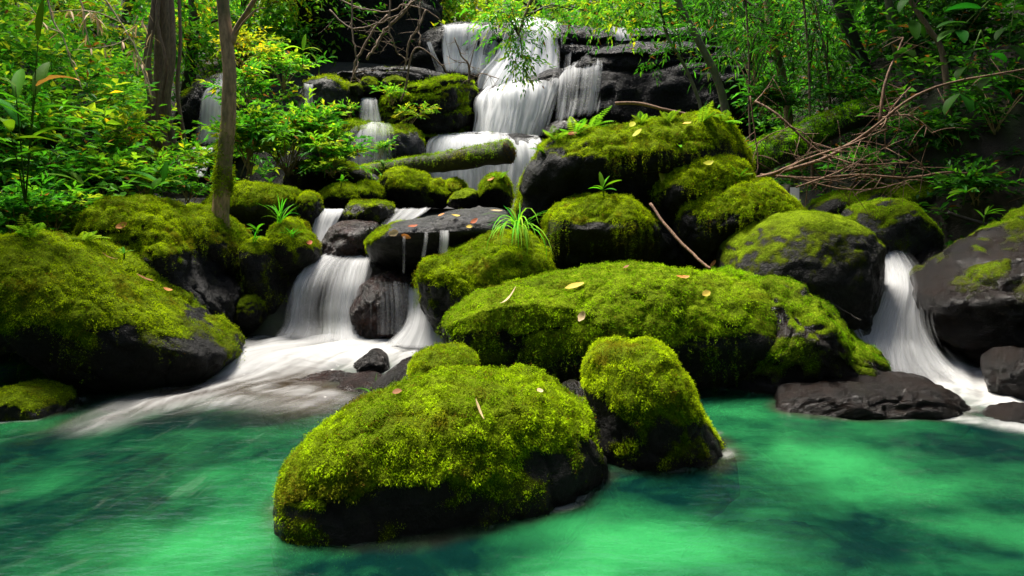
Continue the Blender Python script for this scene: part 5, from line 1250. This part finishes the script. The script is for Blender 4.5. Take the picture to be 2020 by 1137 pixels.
carpet(3600, lambda x, y, z: box(x, y, 0, 9, 6.0, 14) * smooth(0.0, 0.3, x - re_(y)), 0.09, DEEP + GREEN)
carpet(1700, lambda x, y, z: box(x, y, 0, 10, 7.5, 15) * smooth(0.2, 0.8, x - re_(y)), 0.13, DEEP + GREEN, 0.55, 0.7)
carpet(4200, lambda x, y, z: box(x, y, -14, 14, 16, 30), 0.20, GREEN + DEEP + LIME, 0.8, 0.6)
carpet(1600, lambda x, y, z: box(x, y, -16, -4, 11, 20) * (x < -y * 0.3), 0.18, GREEN + LIME, 0.7, 0.8)
carpet(1600, lambda x, y, z: box(x, y, 3.5, 16, 11, 20) * (x > y * 0.28), 0.18, DEEP + GREEN, 0.7, 0.8)
mb.build('undergrowth', M['leaf'], None, False, kind='stuff', label='dense green undergrowth covering both banks and the slope behind the falls', cat='undergrowth')

# ------------------------------------------------------------------ shrubs one can tell apart
SH = shrub
G_L = 'leafy plants on the left bank'
SH('leafy_shrub', 'large bright leafy bush in front of the small upper falls', W(570, 345, 9.6), 1.15, 0.85, 0.125, 0.42, LIME + LIME + GREEN, 18, 300, 8, 1, G_L, tl=0.38)
SH('leafy_shrub', 'lower right lobe of leafy bush leaning over the log foot', W(650, 345, 9.5), 0.75, 0.55, 0.115, 0.42, LIME + GREEN, 10, 130, 8, 2, G_L, tl=0.32)
SH('leafy_shrub', 'bright bush just right of the slender tree', W(490, 345, 9.2), 1.05, 0.60, 0.12, 0.42, LIME + GREEN, 11, 170, 8, 3, G_L, tl=0.35)
SH('leafy_shrub', 'leafy bush in front of the far left fall, left of the slender tree', W(385, 365, 8.6), 0.50, 0.42, 0.10, 0.42, GREEN + LIME, 8, 70, 8, 4, G_L, tl=0.3)
SH('leafy_shrub', 'dark leafy plants low between the slender tree and the slanting boulders', W(375, 405, 7.9), 0.42, 0.40, 0.085, 0.42, GREEN, 7, 55, 8, 5, G_L, tl=0.25)
SH('leafy_shrub', 'yellow-green broadleaf sprig above the old mossy log', W(255, 300, 8.1), 0.48, 0.40, 0.15, 0.40, YELLOW + LIME, 7, 22, 6, 6, G_L, tl=0.3)
SH('leafy_shrub', 'leafy sprig at the right end of the old mossy log', W(335, 345, 8.0), 0.36, 0.32, 0.10, 0.40, LIME, 6, 30, 7, 7, G_L, tl=0.25)
spots = [(30, 500, 5.9, 0.62, GREEN, 'at the left edge right above the huge slanting boulder'), (105, 470, 6.3, 0.50, GREEN + LIME, 'behind the crown of the huge slanting boulder'), (30, 430, 6.6, 0.80, GREEN, 'at the left edge below the ginger plant'),
         (125, 405, 7.0, 0.75, GREEN + LIME, 'right of the ginger plant at knee height'), (205, 395, 7.3, 0.60, LIME + GREEN, 'behind the second slanting boulder'), (75, 340, 7.2, 0.85, GREEN + LIME, 'under the torn yellow ginger leaf'),
         (165, 330, 7.7, 0.80, LIME + GREEN, 'left of the old mossy log'), (10, 330, 7.0, 0.9, GREEN, 'at the left edge behind the ginger plant'), (285, 385, 7.6, 0.42, GREEN + LIME, 'in front of the old mossy log')]
for k, (px, py, Yd, h, cols, lb) in enumerate(spots):
    SH('leafy_shrub', 'green leafy shrub ' + lb, W(px, py, Yd), h, h * 0.75, 0.115, 0.36, cols, 9, 80, 7, 20 + k, G_L, tl=0.38)
SH('leafy_shrub', 'yellow-leaved spray hanging right of the slender tree', W(470, 130, 10.2), 0.5, 0.62, 0.10, 0.42, YELLOW, 7, 55, 8, 40, G_L, lean=(0.45, 0, 0.1), tl=0.42)
SH('leafy_shrub', 'green leafy mound above the small upper left fall', W(560, 180, 12.4), 1.0, 0.75, 0.13, 0.42, LIME + GREEN, 9, 90, 8, 41, G_L, tl=0.4)
SH('leafy_shrub', 'leafy growth between the far left fall and the yellow spray', W(500, 250, 11.6), 1.2, 0.8, 0.13, 0.42, GREEN + LIME, 9, 100, 8, 42, G_L, tl=0.4)
SH('leafy_shrub', 'hanging plants growing on the face of the mossy layered ledge', W(800, 262, 12.7), 0.75, 0.60, 0.085, 0.40, LIME + YELLOW, 9, 95, 7, 43, tl=0.28)
SH('leafy_shrub', 'leafy tuft at the upper corner of the mossy layered ledge', W(775, 205, 12.7), 0.32, 0.42, 0.085, 0.40, LIME, 7, 50, 7, 44, tl=0.25)
SH('leafy_shrub', 'green tuft beside the double fall on the broad mossy step', W(690, 235, 12.5), 0.30, 0.30, 0.085, 0.38, GREEN + LIME, 6, 36, 7, 45, tl=0.24)
SH('leafy_shrub', 'green weeds in the middle of the fan-shaped fall', W(748, 315, 11.6), 0.42, 0.35, 0.075, 0.38, LIME + GREEN, 7, 42, 7, 46, tl=0.22)
SH('leafy_shrub', 'creeper leaves trailing over the rock heap under the bush', W(655, 345, 9.3), 0.20, 0.55, 0.075, 0.42, LIME + GREEN, 9, 50, 7, 47, tl=0.3, droop=0.6)
G_R = 'shaded plants on the right bank'
rs = [(1500, 232, 9.4, 0.55, 'behind the right end of the fern-topped boulder'), (1540, 230, 9.6, 0.45, 'at the upper side of the mossy trunk on the right bank'), (1625, 215, 10.0, 0.75, 'left of the dark leaning trunk'), (1700, 225, 8.9, 0.55, 'at the foot of the dark leaning trunk'),
      (1805, 300, 7.9, 0.50, 'under the long dead branch'), (1890, 300, 7.5, 0.45, 'on the earth wall at the far right'), (1860, 210, 8.2, 0.85, 'behind the hanging broad leaves'), (1965, 260, 7.2, 0.75, 'at the right edge under the broad leaves'), (1700, 350, 7.9, 0.28, 'under the tangle of dead branches'), (1925, 400, 6.9, 0.30, 'above the wet right boulder')]
for k, (px, py, Yd, h, lb) in enumerate(rs):
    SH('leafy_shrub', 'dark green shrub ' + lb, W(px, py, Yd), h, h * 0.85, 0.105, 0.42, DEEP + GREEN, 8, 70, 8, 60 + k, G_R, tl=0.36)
SH('leafy_shrub', 'hanging bamboo-like foliage at the top, between the canes', W(1490, 180, 10.4), 1.4, 0.9, 0.19, 0.14, GREEN + DEEP, 10, 60, 7, 75, G_R, tl=0.6, droop=0.9)
SH('leafy_shrub', 'tall tangled foliage behind the straight mossy trunk', W(1830, 190, 8.8), 1.6, 0.9, 0.15, 0.40, DEEP, 10, 100, 8, 76, G_R, tl=0.5)

# ------------------------------------------------------------------ plants with leaves one can pick apart
def big_leaf(P0, az, el, ln, wd, curve=0.6, cup=0.25, n=8, twist=0.0, wave=0.0):
    """one blade: a folded strip with a midrib; az/el of its start direction, curve bends it down"""
    t = np.linspace(0, 1, n)
    d0 = np.array([math.cos(el) * math.cos(az), math.cos(el) * math.sin(az), math.sin(el)])
    els = el - curve * t * 1.6
    step = np.stack([np.cos(els) * math.cos(az), np.cos(els) * math.sin(az), np.sin(els)], 1) * ln / (n - 1)
    P = np.asarray(P0) + np.concatenate([[np.zeros(3)], np.cumsum(step[:-1], 0)])
    s = np.array([-math.sin(az), math.cos(az), 0.0])
    s = s * math.cos(twist) + np.array([0, 0, 1.0]) * math.sin(twist)
    w = wd * 0.5 * np.sin(np.pi * np.clip(t * 0.93 + 0.05, 0, 1)) ** 0.75 * (1 + wave * np.sin(t * 17))
    up = unit(np.cross(s, unit(np.gradient(P, axis=0))))
    up[up[:, 2] < 0] *= -1
    Lf = P + s * w[:, None] + up * (w * cup)[:, None]; Rt = P - s * w[:, None] + up * (w * cup)[:, None]
    V = np.stack([Lf, P, Rt], 1).reshape(-1, 3)
    a = np.arange(n - 1)[:, None] * 3
    Q = np.concatenate([a + np.array([[0, 1, 4, 3]]), a + np.array([[1, 2, 5, 4]])])
    return V, Q

def leaf_obj(root, V, Q, col, mat='leaf_big', name='leaf', **t):
    c = np.tile(np.asarray(col, float), (len(V), 1)); c[1::3] *= 1.25
    return make(name, V, [Q], M[mat], root, {'Col': c}, True, **t)

def broad_plant(name, label, base, stems, cols, seed=0, group=None, cat='plant', stem_r=0.008):
    """stems: list of (tip, leaves) ; leaves: list of (t along stem, azimuth deg, elevation deg, length, width, curve)"""
    root = empty(name, base, label=label, cat=cat, group=group)
    rg = np.random.default_rng(seed)
    for tip, lv in stems:
        P = catmull([base, 0.55 * np.asarray(base) + 0.45 * np.asarray(tip) + np.array([0, 0, 0.03]), tip], 10)
        mb = MB(); V, T, Q = tube(P, np.linspace(stem_r, stem_r * 0.5, 10), 5); mb.add(V, T, Q, (0.05, 0.10, 0.01)); mb.build('stem', M['leaf'], root)
        for (t, az, el, ln, wd, cv) in lv:
            p = P[int(round(t * 9))]
            V, Q = big_leaf(p, math.radians(az), math.radians(el), ln, wd, cv, wave=0.05, twist=rg.normal() * 0.25)
            leaf_obj(root, V, Q, cols[rg.integers(len(cols))])
    return root

def fan(n, rg, ln, wd, el=(10, 50), t=(0.3, 1.0), cv=(0.3, 0.8), az=(0, 360)):
    return [(rg.uniform(*t), rg.uniform(*az), rg.uniform(*el), ln * rg.uniform(0.75, 1.2), wd * rg.uniform(0.85, 1.15), rg.uniform(*cv)) for _ in range(n)]
rg = np.random.default_rng(77)
BRIGHT = [(0.050, 0.170, 0.005), (0.070, 0.190, 0.006), (0.036, 0.135, 0.004)]
g0 = W(50, 400, 5.6)
broad_plant('ginger_plant', 'tall ginger-like plant with big bright blades at the left edge', g0,
            [(W(30, 170, 5.6), [(0.55, 200, 40, 0.50, 0.11, 0.5), (0.7, 160, 55, 0.5, 0.11, 0.5), (0.85, 120, 60, 0.45, 0.10, 0.4), (1.0, 170, 30, 0.46, 0.11, 0.5), (0.9, 250, 20, 0.40, 0.10, 0.7)]),
             (W(72, 160, 5.5), [(0.6, 350, 25, 0.52, 0.10, 0.55), (0.75, 10, 15, 0.50, 0.10, 0.45), (0.9, 100, 70, 0.4, 0.10, 0.4), (0.5, 330, 10, 0.46, 0.09, 0.4), (0.7, 215, 45, 0.42, 0.10, 0.5)]),
             (W(75, 80, 5.55), [(1.0, 80, 84, 0.36, 0.075, 0.05)]),
             (W(20, 260, 5.4), [(0.8, 240, 25, 0.42, 0.1, 0.6), (1.0, 300, 30, 0.42, 0.1, 0.6), (0.7, 20, 20, 0.40, 0.1, 0.5), (0.9, 0, 10, 0.45, 0.1, 0.4)])], BRIGHT, 1, cat='ginger plant')
dry0 = W(72, 170, 5.45)
V, Q = big_leaf(dry0, math.radians(5), math.radians(35), 0.36, 0.10, 0.7, wave=0.3)
leaf_obj(None, V, Q, (0.42, 0.22, 0.045), 'dead', 'withered_leaf', label='torn orange-brown leaf hanging on the ginger-like plant', cat='leaf')
pl = [((318, 402, 7.0), 'long-leaved lily-like plant on the second slanting boulder', [(W(322, 360, 7.0), [(0.6, 185, 25, 0.46, 0.07, 0.35), (0.8, 170, 35, 0.50, 0.08, 0.4), (1.0, 10, 30, 0.42, 0.08, 0.45), (0.9, 330, 20, 0.34, 0.07, 0.5), (0.7, 215, 40, 0.38, 0.07, 0.5), (1.0, 95, 75, 0.25, 0.07, 0.2)])]),
      ((300, 400, 6.9), 'small heart-leaved plant beside the lily-like plant', [(W(304, 372, 6.85), [(0.9, 80, 60, 0.16, 0.10, 0.3), (1.0, 10, 40, 0.16, 0.09, 0.5), (0.8, 200, 40, 0.14, 0.09, 0.5)])]),
      ((160, 415, 6.5), 'drooping long-bladed plant left of the lily-like plant', [(W(165, 360, 6.45), [(0.8, 190, 30, 0.42, 0.06, 0.5), (1.0, 0, 35, 0.45, 0.06, 0.55), (0.6, 340, 25, 0.36, 0.06, 0.5), (0.9, 230, 35, 0.36, 0.06, 0.5), (0.9, 160, 45, 0.36, 0.06, 0.5)])]),
      ((596, 135, 11.0), 'small palm-like sapling with lit upright leaf above the upper falls', [(W(598, 100, 11.0), [(1.0, 70, 80, 0.30, 0.09, 0.1), (1.0, 0, 30, 0.34, 0.08, 0.9), (1.0, 180, 35, 0.36, 0.08, 0.9), (0.8, 340, 10, 0.34, 0.08, 1.0), (0.7, 200, 20, 0.32, 0.08, 0.9)])]),
      ((1192, 392, 6.75), 'green upright-leaved seedling on the strand-hung boulder', [(W(1188, 372, 6.75), [(0.9, 100, 70, 0.20, 0.055, 0.2), (1.0, 40, 60, 0.18, 0.05, 0.3), (0.8, 0, 45, 0.22, 0.035, 0.5), (0.6, 180, 30, 0.16, 0.035, 0.6), (0.7, 215, 40, 0.14, 0.04, 0.6), (0.6, 320, 20, 0.16, 0.035, 0.5)])]),
      ((1340, 312, 7.0), 'lime-green seedling on the shaggy bright boulder', [(W(1336, 280, 7.0), [(1.0, 130, 60, 0.14, 0.07, 0.3), (1.0, 40, 65, 0.15, 0.06, 0.3), (0.5, 0, 20, 0.15, 0.05, 0.5), (0.5, 180, 20, 0.14, 0.05, 0.5), (0.3, 330, 15, 0.13, 0.045, 0.5), (0.7, 270, 10, 0.12, 0.05, 0.6)])]),
      ((245, 512, 5.75), 'tiny star-shaped herb on the back of the huge slanting boulder', [(W(245, 500, 5.75), fan(7, rg, 0.075, 0.018, (20, 60)))]),
      ((640, 352, 9.0), 'small sprouting herb at the left foot of the log', [(W(642, 330, 9.0), fan(6, rg, 0.16, 0.05, (20, 70)))]),
      ((755, 345, 9.3), 'pair of green leaves standing in front of the log', [(W(758, 320, 9.3), fan(5, rg, 0.18, 0.05, (20, 70)))]),
      ((672, 372, 8.8), 'sprout with upright blades beside the small moss hummock', [(W(676, 358, 8.8), fan(5, rg, 0.17, 0.04, (30, 75)))]),
      ((508, 470, 7.0), 'green sprout at the edge of the dark mossy-lidded block', [(W(506, 455, 7.0), fan(5, rg, 0.13, 0.04, (20, 70)))]),
      ((1900, 405, 6.6), 'pale green sprig at the right above the wet boulder', [(W(1905, 380, 6.6), fan(6, rg, 0.16, 0.06, (0, 60)))]),
      ((1940, 440, 6.4), 'grassy sprig by the short dark stick', [(W(1945, 425, 6.4), fan(7, rg, 0.17, 0.025, (20, 70)))])]
for k, (b_, lb, st_) in enumerate(pl):
    broad_plant('leafy_plant', lb, W(*b_), st_, BRIGHT if k not in (3, 5) else [(0.20, 0.34, 0.012), (0.14, 0.30, 0.012)], 10 + k)

# broad leaves hanging at the right
hb = [(W(1935, 60, 6.1), [(W(1895, 185, 6.0), [(0.7, 200, -10, 0.20, 0.10, 0.8), (0.85, 340, -15, 0.24, 0.11, 0.8), (1.0, 265, -30, 0.24, 0.11, 0.6), (1.0, 190, -30, 0.26, 0.11, 0.5), (1.0, 320, -35, 0.20, 0.10, 0.5)]),
       (W(1960, 170, 6.0), [(0.6, 10, 10, 0.22, 0.10, 0.7), (1.0, 340, -30, 0.24, 0.10, 0.6), (0.9, 200, -10, 0.20, 0.10, 0.7), (0.4, 180, 0, 0.22, 0.11, 0.6)])], 'broad-leaved bough hanging at the right, leaves tipped down'),
      (W(2010, -40, 6.3), [(W(1890, 60, 6.2), [(0.3, 200, 20, 0.30, 0.10, 0.5), (0.5, 210, 10, 0.34, 0.10, 0.5), (0.7, 160, 20, 0.30, 0.10, 0.5), (0.85, 190, 5, 0.32, 0.10, 0.4), (1.0, 200, -10, 0.30, 0.10, 0.4), (0.95, 250, -20, 0.26, 0.10, 0.5)]),
       (W(1990, 90, 6.2), [(0.6, 330, 0, 0.26, 0.1, 0.6), (0.8, 200, -10, 0.26, 0.1, 0.6), (1.0, 280, -30, 0.26, 0.1, 0.5)])], 'long-leaved bough in the top right corner'),
      (W(1800, -40, 6.8), [(W(1800, 40, 6.7), [(0.6, 200, -20, 0.26, 0.11, 0.6), (1.0, 250, -40, 0.28, 0.11, 0.4), (0.8, 330, -20, 0.24, 0.11, 0.6), (1.0, 10, -30, 0.22, 0.1, 0.6)])], 'few broad leaves dangling near the top, left of the long-leaved bough'),
      (W(1830, 150, 7.1), [(W(1790, 105, 7.0), [(0.8, 100, 50, 0.22, 0.16, 0.4), (1.0, 180, 10, 0.20, 0.14, 0.6), (0.6, 330, 10, 0.2, 0.12, 0.6)]), (W(1880, 120, 7.0), [(0.7, 200, 0, 0.24, 0.09, 0.6), (1.0, 330, 10, 0.22, 0.09, 0.6), (0.9, 30, 20, 0.22, 0.10, 0.5)])], 'round-leaved plant behind the upright dead twig')]
for k, (b_, st_, lb) in enumerate(hb):
    broad_plant('leafy_bough', lb, b_, st_, [(0.010, 0.062, 0.004), (0.016, 0.078, 0.005), (0.011, 0.05, 0.004)], 50 + k, cat='bough', group='broad-leaved boughs at the right')

# ferns
def frond(P0, az, el, ln, wd, curve=0.7, np_=11):
    t = np.linspace(0.12, 1, np_)
    tt = np.linspace(0, 1, 14)
    els = el - curve * tt * 1.5
    st_ = np.stack([np.cos(els) * math.cos(az), np.cos(els) * math.sin(az), np.sin(els)], 1) * ln / 13
    P = np.asarray(P0) + np.concatenate([[np.zeros(3)], np.cumsum(st_[:-1], 0)])
    S = np.array([-math.sin(az), math.cos(az), 0.0])
    Pp = np.stack([np.interp(t, tt, P[:, c]) for c in range(3)], 1)
    D = unit(np.gradient(Pp, axis=0))
    w = wd * np.sin(np.pi * (0.12 + 0.84 * t)) ** 0.8
    Vs, Ts = [], []
    n = 0
    for sg in (1, -1):
        LD = unit(S * sg * 0.9 + D * 0.45 + np.array([0, 0, -0.12]))
        U = np.tile(np.array([0, 0, 1.0]), (np_, 1))
        V, T, _ = leaf_tris(Pp, LD, U, w, np.full(np_, ln / np_ * 0.95), np.zeros((np_, 3)))
        Vs.append(V); Ts.append(T + n); n += len(V)
    V, T, Q = tube(P, np.linspace(0.003, 0.001, 14), 3)
    T2 = np.concatenate([T, Q[:, [0, 1, 2]], Q[:, [0, 2, 3]]]) + n
    return np.concatenate(Vs + [V]), np.concatenate(Ts + [T2])
def fern(label, base, n, ln, cols, seed, el=(25, 75), az=(0, 360), group=None, wd=0.3):
    rg = np.random.default_rng(seed)
    root = empty('fern', base, label=label, cat='fern', group=group)
    for k in range(n):
        V, T = frond(base, math.radians(rg.uniform(*az)), math.radians(rg.uniform(*el)), ln * rg.uniform(0.7, 1.2), ln * wd, rg.uniform(0.3, 0.8))
        c = np.tile(np.array(cols[rg.integers(len(cols))]) * rg.uniform(0.8, 1.2), (len(V), 1))
        make('frond', V, [T], M['leaf_big'], root, {'Col': c}, False)
FERN = [(0.12, 0.26, 0.012), (0.18, 0.30, 0.012), (0.09, 0.22, 0.010)]
fx = [(1095, 275, 0.30, 6, 'at the left shoulder of the huge overhanging boulder'), (1135, 262, 0.34, 6, 'with long plumes on the left part of the huge overhanging boulder'), (1170, 248, 0.38, 6, 'standing tallest beside the middle fall'), (1225, 240, 0.26, 6, 'on the top left of the huge overhanging boulder'),
      (1265, 238, 0.24, 5, 'on the top middle of the huge overhanging boulder'), (1320, 236, 0.26, 5, 'behind the lime-green seedling on the huge boulder'), (1385, 238, 0.34, 6, 'at the top right of the huge overhanging boulder'), (1425, 236, 0.36, 6, 'at the right end of the huge overhanging boulder'),
      (1460, 345, 0.22, 5, 'on the right side of the shaggy bright boulder'), (1075, 300, 0.26, 5, 'leaning out in front of the lowest fall curtain'), (60, 465, 0.30, 6, 'on the crown of the huge slanting left boulder'), (170, 470, 0.22, 6, 'right of the crown fern on the slanting boulder'),
      (985, 350, 0.22, 4, 'beside the tall mossy stone below the log end')]
for k, (px, py, ln, n, lb) in enumerate(fx):
    p_, n_, _o = hit(px, py + 6)
    fern('bright green fern ' + lb, p_ - n_ * 0.01, n, ln * 0.8, FERN, 90 + k, group='ferns on the boulders')

# grass tufts
def grass(label, base, n, ln, wd, seed, az=(0, 360), el=(55, 88), curve=(0.4, 1.2), cols=((0.06, 0.28, 0.01), (0.10, 0.32, 0.012), (0.05, 0.22, 0.01))):
    rg = np.random.default_rng(seed)
    root = empty('grass_tuft', base, label=label, cat='grass tuft')
    for k in range(n):
        V, Q = big_leaf(np.asarray(base) + rg.normal(size=3) * np.array([0.015, 0.015, 0.0]), math.radians(rg.uniform(*az)), math.radians(rg.uniform(*el)), ln * rg.uniform(0.6, 1.15), wd, rg.uniform(*curve), 0.3, 7)
        leaf_obj(root, V, Q, cols[rg.integers(len(cols))], name='blade')
p_, n_, _ = hit(552, 442); grass('tall fresh grass on the round boulder left of the cascade', p_, 16, 0.34, 0.014, 1)
p_, n_, _ = hit(575, 470); grass('short leafy grass at the front of the round boulder by the cascade', p_, 18, 0.15, 0.012, 2)
p_, n_, _ = hit(1022, 468); grass('long grass drooping down the face of the pale-faced mossy boulder', p_ + np.array([0, -0.03, 0.05]), 26, 0.66, 0.016, 3, az=(230, 310), el=(20, 70), curve=(1.1, 1.6), cols=((0.10, 0.30, 0.01), (0.22, 0.38, 0.02), (0.16, 0.34, 0.015)))
grass('upright grass blades over the pale-faced mossy boulder', p_ + np.array([0.02, 0, 0.03]), 12, 0.48, 0.014, 4, az=(-30, 210), el=(55, 85), curve=(0.5, 1.3))
p_, n_, _ = hit(742, 778); grass('small curved grass tuft behind the large pool boulder', G(735, 790) + np.array([0, 0.1, 0.0]), 14, 0.17, 0.008, 5)
p_, n_, _ = hit(500, 480); grass('few grass blades on the dark mossy-lidded block', p_, 7, 0.2, 0.010, 6)
# ------------------------------------------------------------------ bleached bamboo twigs at the upper left
def dry_bamboo(label, main, subs, nl, seed):
    rg = np.random.default_rng(seed)
    mb = MB(); P = branchy(mb, path(main, 24), 0.012, 0.006, 5, 0.1, kink=0.002, seed=seed)
    o = mb.build('dry_bamboo_twig', M['dry_pale'], label=label, cat='bamboo twig', group='bleached bamboo twigs at the upper left')
    lines = [P]
    for k, pts in enumerate(subs):
        m2 = MB(); lines.append(branchy(m2, path(pts, 14), 0.007, 0.003, 4, 0.1, seed=seed + k)); m2.build('side_twig', M['dry_pale'], o)
    for k in range(nl):
        ln = lines[rg.integers(len(lines))]; p0 = ln[rg.integers(3, len(ln))]
        V, Q = big_leaf(p0, rg.uniform(0, 6.28), math.radians(rg.uniform(-80, -20)), rg.uniform(0.08, 0.2), 0.022, 0.3, 0.2, 6)
        leaf_obj(o, V, Q, np.array([0.62, 0.44, 0.26]) * rg.uniform(0.6, 1.2), 'dead', 'dry_leaf')
dry_bamboo('pale dry bamboo twig slanting from the top down to the root-wrapped tree', [(195, -20, 8.0), (235, 40, 8.0), (265, 90, 8.0), (290, 150, 8.0), (302, 195, 8.0)], [[(255, 75, 8.0), (220, 90, 7.9), (140, 100, 7.8)], [(240, 45, 8.0), (180, 22, 7.9), (100, 24, 7.8)], [(250, 70, 8.0), (280, 40, 8.0), (290, 25, 8.0)]], 26, 1)
dry_bamboo('thin pale bamboo twig bending over the ginger-like plant', [(90, -20, 7.5), (105, 40, 7.5), (125, 75, 7.5), (145, 130, 7.5), (165, 180, 7.5)], [[(120, 65, 7.5), (90, 50, 7.4), (60, 15, 7.4)], [(100, 25, 7.5), (150, 20, 7.4), (190, 25, 7.4)]], 18, 2)
dry_bamboo('short pale bamboo spray with hanging dry leaves at the top left', [(150, -20, 7.7), (165, 20, 7.7), (170, 60, 7.7), (180, 90, 7.7)], [[(165, 20, 7.7), (185, 30, 7.6), (195, 45, 7.6)]], 20, 3)
dry_bamboo('pale bamboo stem rising in front of the root-wrapped tree', [(300, 200, 8.4), (285, 150, 8.4), (270, 110, 8.4), (262, 60, 8.4), (270, 30, 8.4)], [[(285, 140, 8.4), (300, 60, 8.4)], [(275, 120, 8.4), (262, 100, 8.3)]], 12, 4)

# ------------------------------------------------------------------ fallen leaves lying on the rocks
def fallen(label, px, py, ln, wd, col, az, curl=0.3, seed=0, name='fallen_leaf', cat='leaf'):
    p_, n_, _o = hit(px, py)
    n_ = unit(n_ + np.array([0, -0.1, 0.6]))
    a = math.radians(az)
    d = np.array([math.cos(a), 0.25, math.sin(a)]); d = unit(d - n_ * np.dot(d, n_)); s = np.cross(n_, d)
    t = np.linspace(0, 1, 7)
    rg = np.random.default_rng(seed)
    P = p_ + n_ * 0.030 + d * ((t - 0.5) * ln)[:, None] + n_ * (np.sin(t * 3.0 + seed) * 0.06 * ln + curl * ln * (t - 0.5) ** 2)[:, None]
    w = wd * 0.5 * np.sin(np.pi * np.clip(t * 0.92 + 0.04, 0, 1)) ** 0.8 * (1 + rg.normal(size=7) * 0.08)
    V = np.stack([P + s * w[:, None] + n_ * (w * curl)[:, None], P, P - s * w[:, None] + n_ * (w * curl * 0.6)[:, None]], 1).reshape(-1, 3)
    k = np.arange(6)[:, None] * 3
    Q = np.concatenate([k + np.array([[0, 1, 4, 3]]), k + np.array([[1, 2, 5, 4]])])
    c = np.tile(np.asarray(col, float), (len(V), 1)); c[1::3] *= 0.75
    make(name, V, [Q], M['dead'], None, {'Col': c}, True, label=label, cat=cat, group='fallen leaves on the rocks')
YL = (0.55, 0.40, 0.06); OR = (0.50, 0.20, 0.05); BR = (0.22, 0.09, 0.03); PA = (0.58, 0.42, 0.22); RE = (0.35, 0.09, 0.03); GY = (0.42, 0.42, 0.03)
FL = [('slim yellow leaf near the crest of the long slab', 1133, 572, 0.17, 0.055, YL, 20), ('small yellow leaf on the right half of the long slab', 1389, 584, 0.10, 0.055, YL, 30), ('orange-brown leaf flat on the long slab by the stick', 1346, 553, 0.12, 0.04, OR, 0),
      ('crumpled pale leaf on the front of the long slab', 1150, 626, 0.09, 0.06, PA, 60), ('pale straw lying down the left part of the long slab', 1004, 592, 0.24, 0.016, PA, 75), ('tiny brown leaf at the upper edge of the long slab', 1236, 533, 0.06, 0.03, BR, 10),
      ('pale orange leaf on the mossy tip of the wet slab', 778, 462, 0.10, 0.07, PA, 10), ('orange leaf beside the pale one on the wet slab', 802, 466, 0.10, 0.05, OR, 340), ('red-brown leaf at the front edge of the wet slab', 815, 452, 0.10, 0.05, RE, 30),
      ('yellow leaf at the middle of the wet slab', 898, 431, 0.09, 0.05, YL, 20), ('reddish leaf at the right of the wet slab', 934, 441, 0.10, 0.05, RE, 50), ('small ochre leaf near the back of the wet slab', 872, 430, 0.07, 0.05, OR, 0), ('little yellow leaf by the trickles of the wet slab', 925, 452, 0.07, 0.04, YL, 10),
      ('long tan leaf at the right rim of the wet slab', 978, 422, 0.14, 0.03, PA, 20), ('brown leaf stuck on the slanting left boulder', 283, 556, 0.15, 0.035, BR, 325), ('second brown leaf lower on the slanting left boulder', 330, 577, 0.08, 0.04, OR, 330),
      ('thin twig-like leaf high on the slanting left boulder', 212, 512, 0.14, 0.014, BR, 325), ('reddish-brown leaf at the lip of the round cascade boulder', 608, 484, 0.09, 0.06, RE, 60), ('curled pale leaf on the large pool boulder', 938, 818, 0.12, 0.018, PA, 80),
      ('brown leaf scrap near the top left of the large pool boulder', 785, 782, 0.05, 0.035, BR, 10), ('tan leaf scrap near the right shoulder of the large pool boulder', 1062, 780, 0.04, 0.03, PA, 30), ('yellow leaf hanging upright on the shaggy bright boulder', 1306, 348, 0.22, 0.07, GY, 85),
      ('yellowish leaf on the shaggy bright boulder crown', 1395, 326, 0.13, 0.06, GY, 20), ('brown leaf among the ferns of the huge boulder', 1125, 270, 0.14, 0.09, RE, 20), ('yellow-green leaf on the crest of the huge boulder', 1260, 268, 0.12, 0.08, GY, 10), ('pale yellow leaf on the brow of the huge boulder', 1245, 252, 0.13, 0.07, GY, 60),
      ('yellow leaf on the right brow of the huge boulder', 1355, 250, 0.12, 0.05, YL, 40), ('crumpled orange leaf at the lower end of the stick', 1412, 524, 0.09, 0.06, OR, 80), ('orange leaf on the second slanting boulder', 240, 448, 0.10, 0.06, OR, 40), ('yellow leaf on the tall mossy stone under the log end', 970, 358, 0.10, 0.06, OR, 20)]
for k, (lb, px, py, ln, wd, c, az) in enumerate(FL):
    fallen(lb, px, py, ln, wd, c, az, 0.35, k)
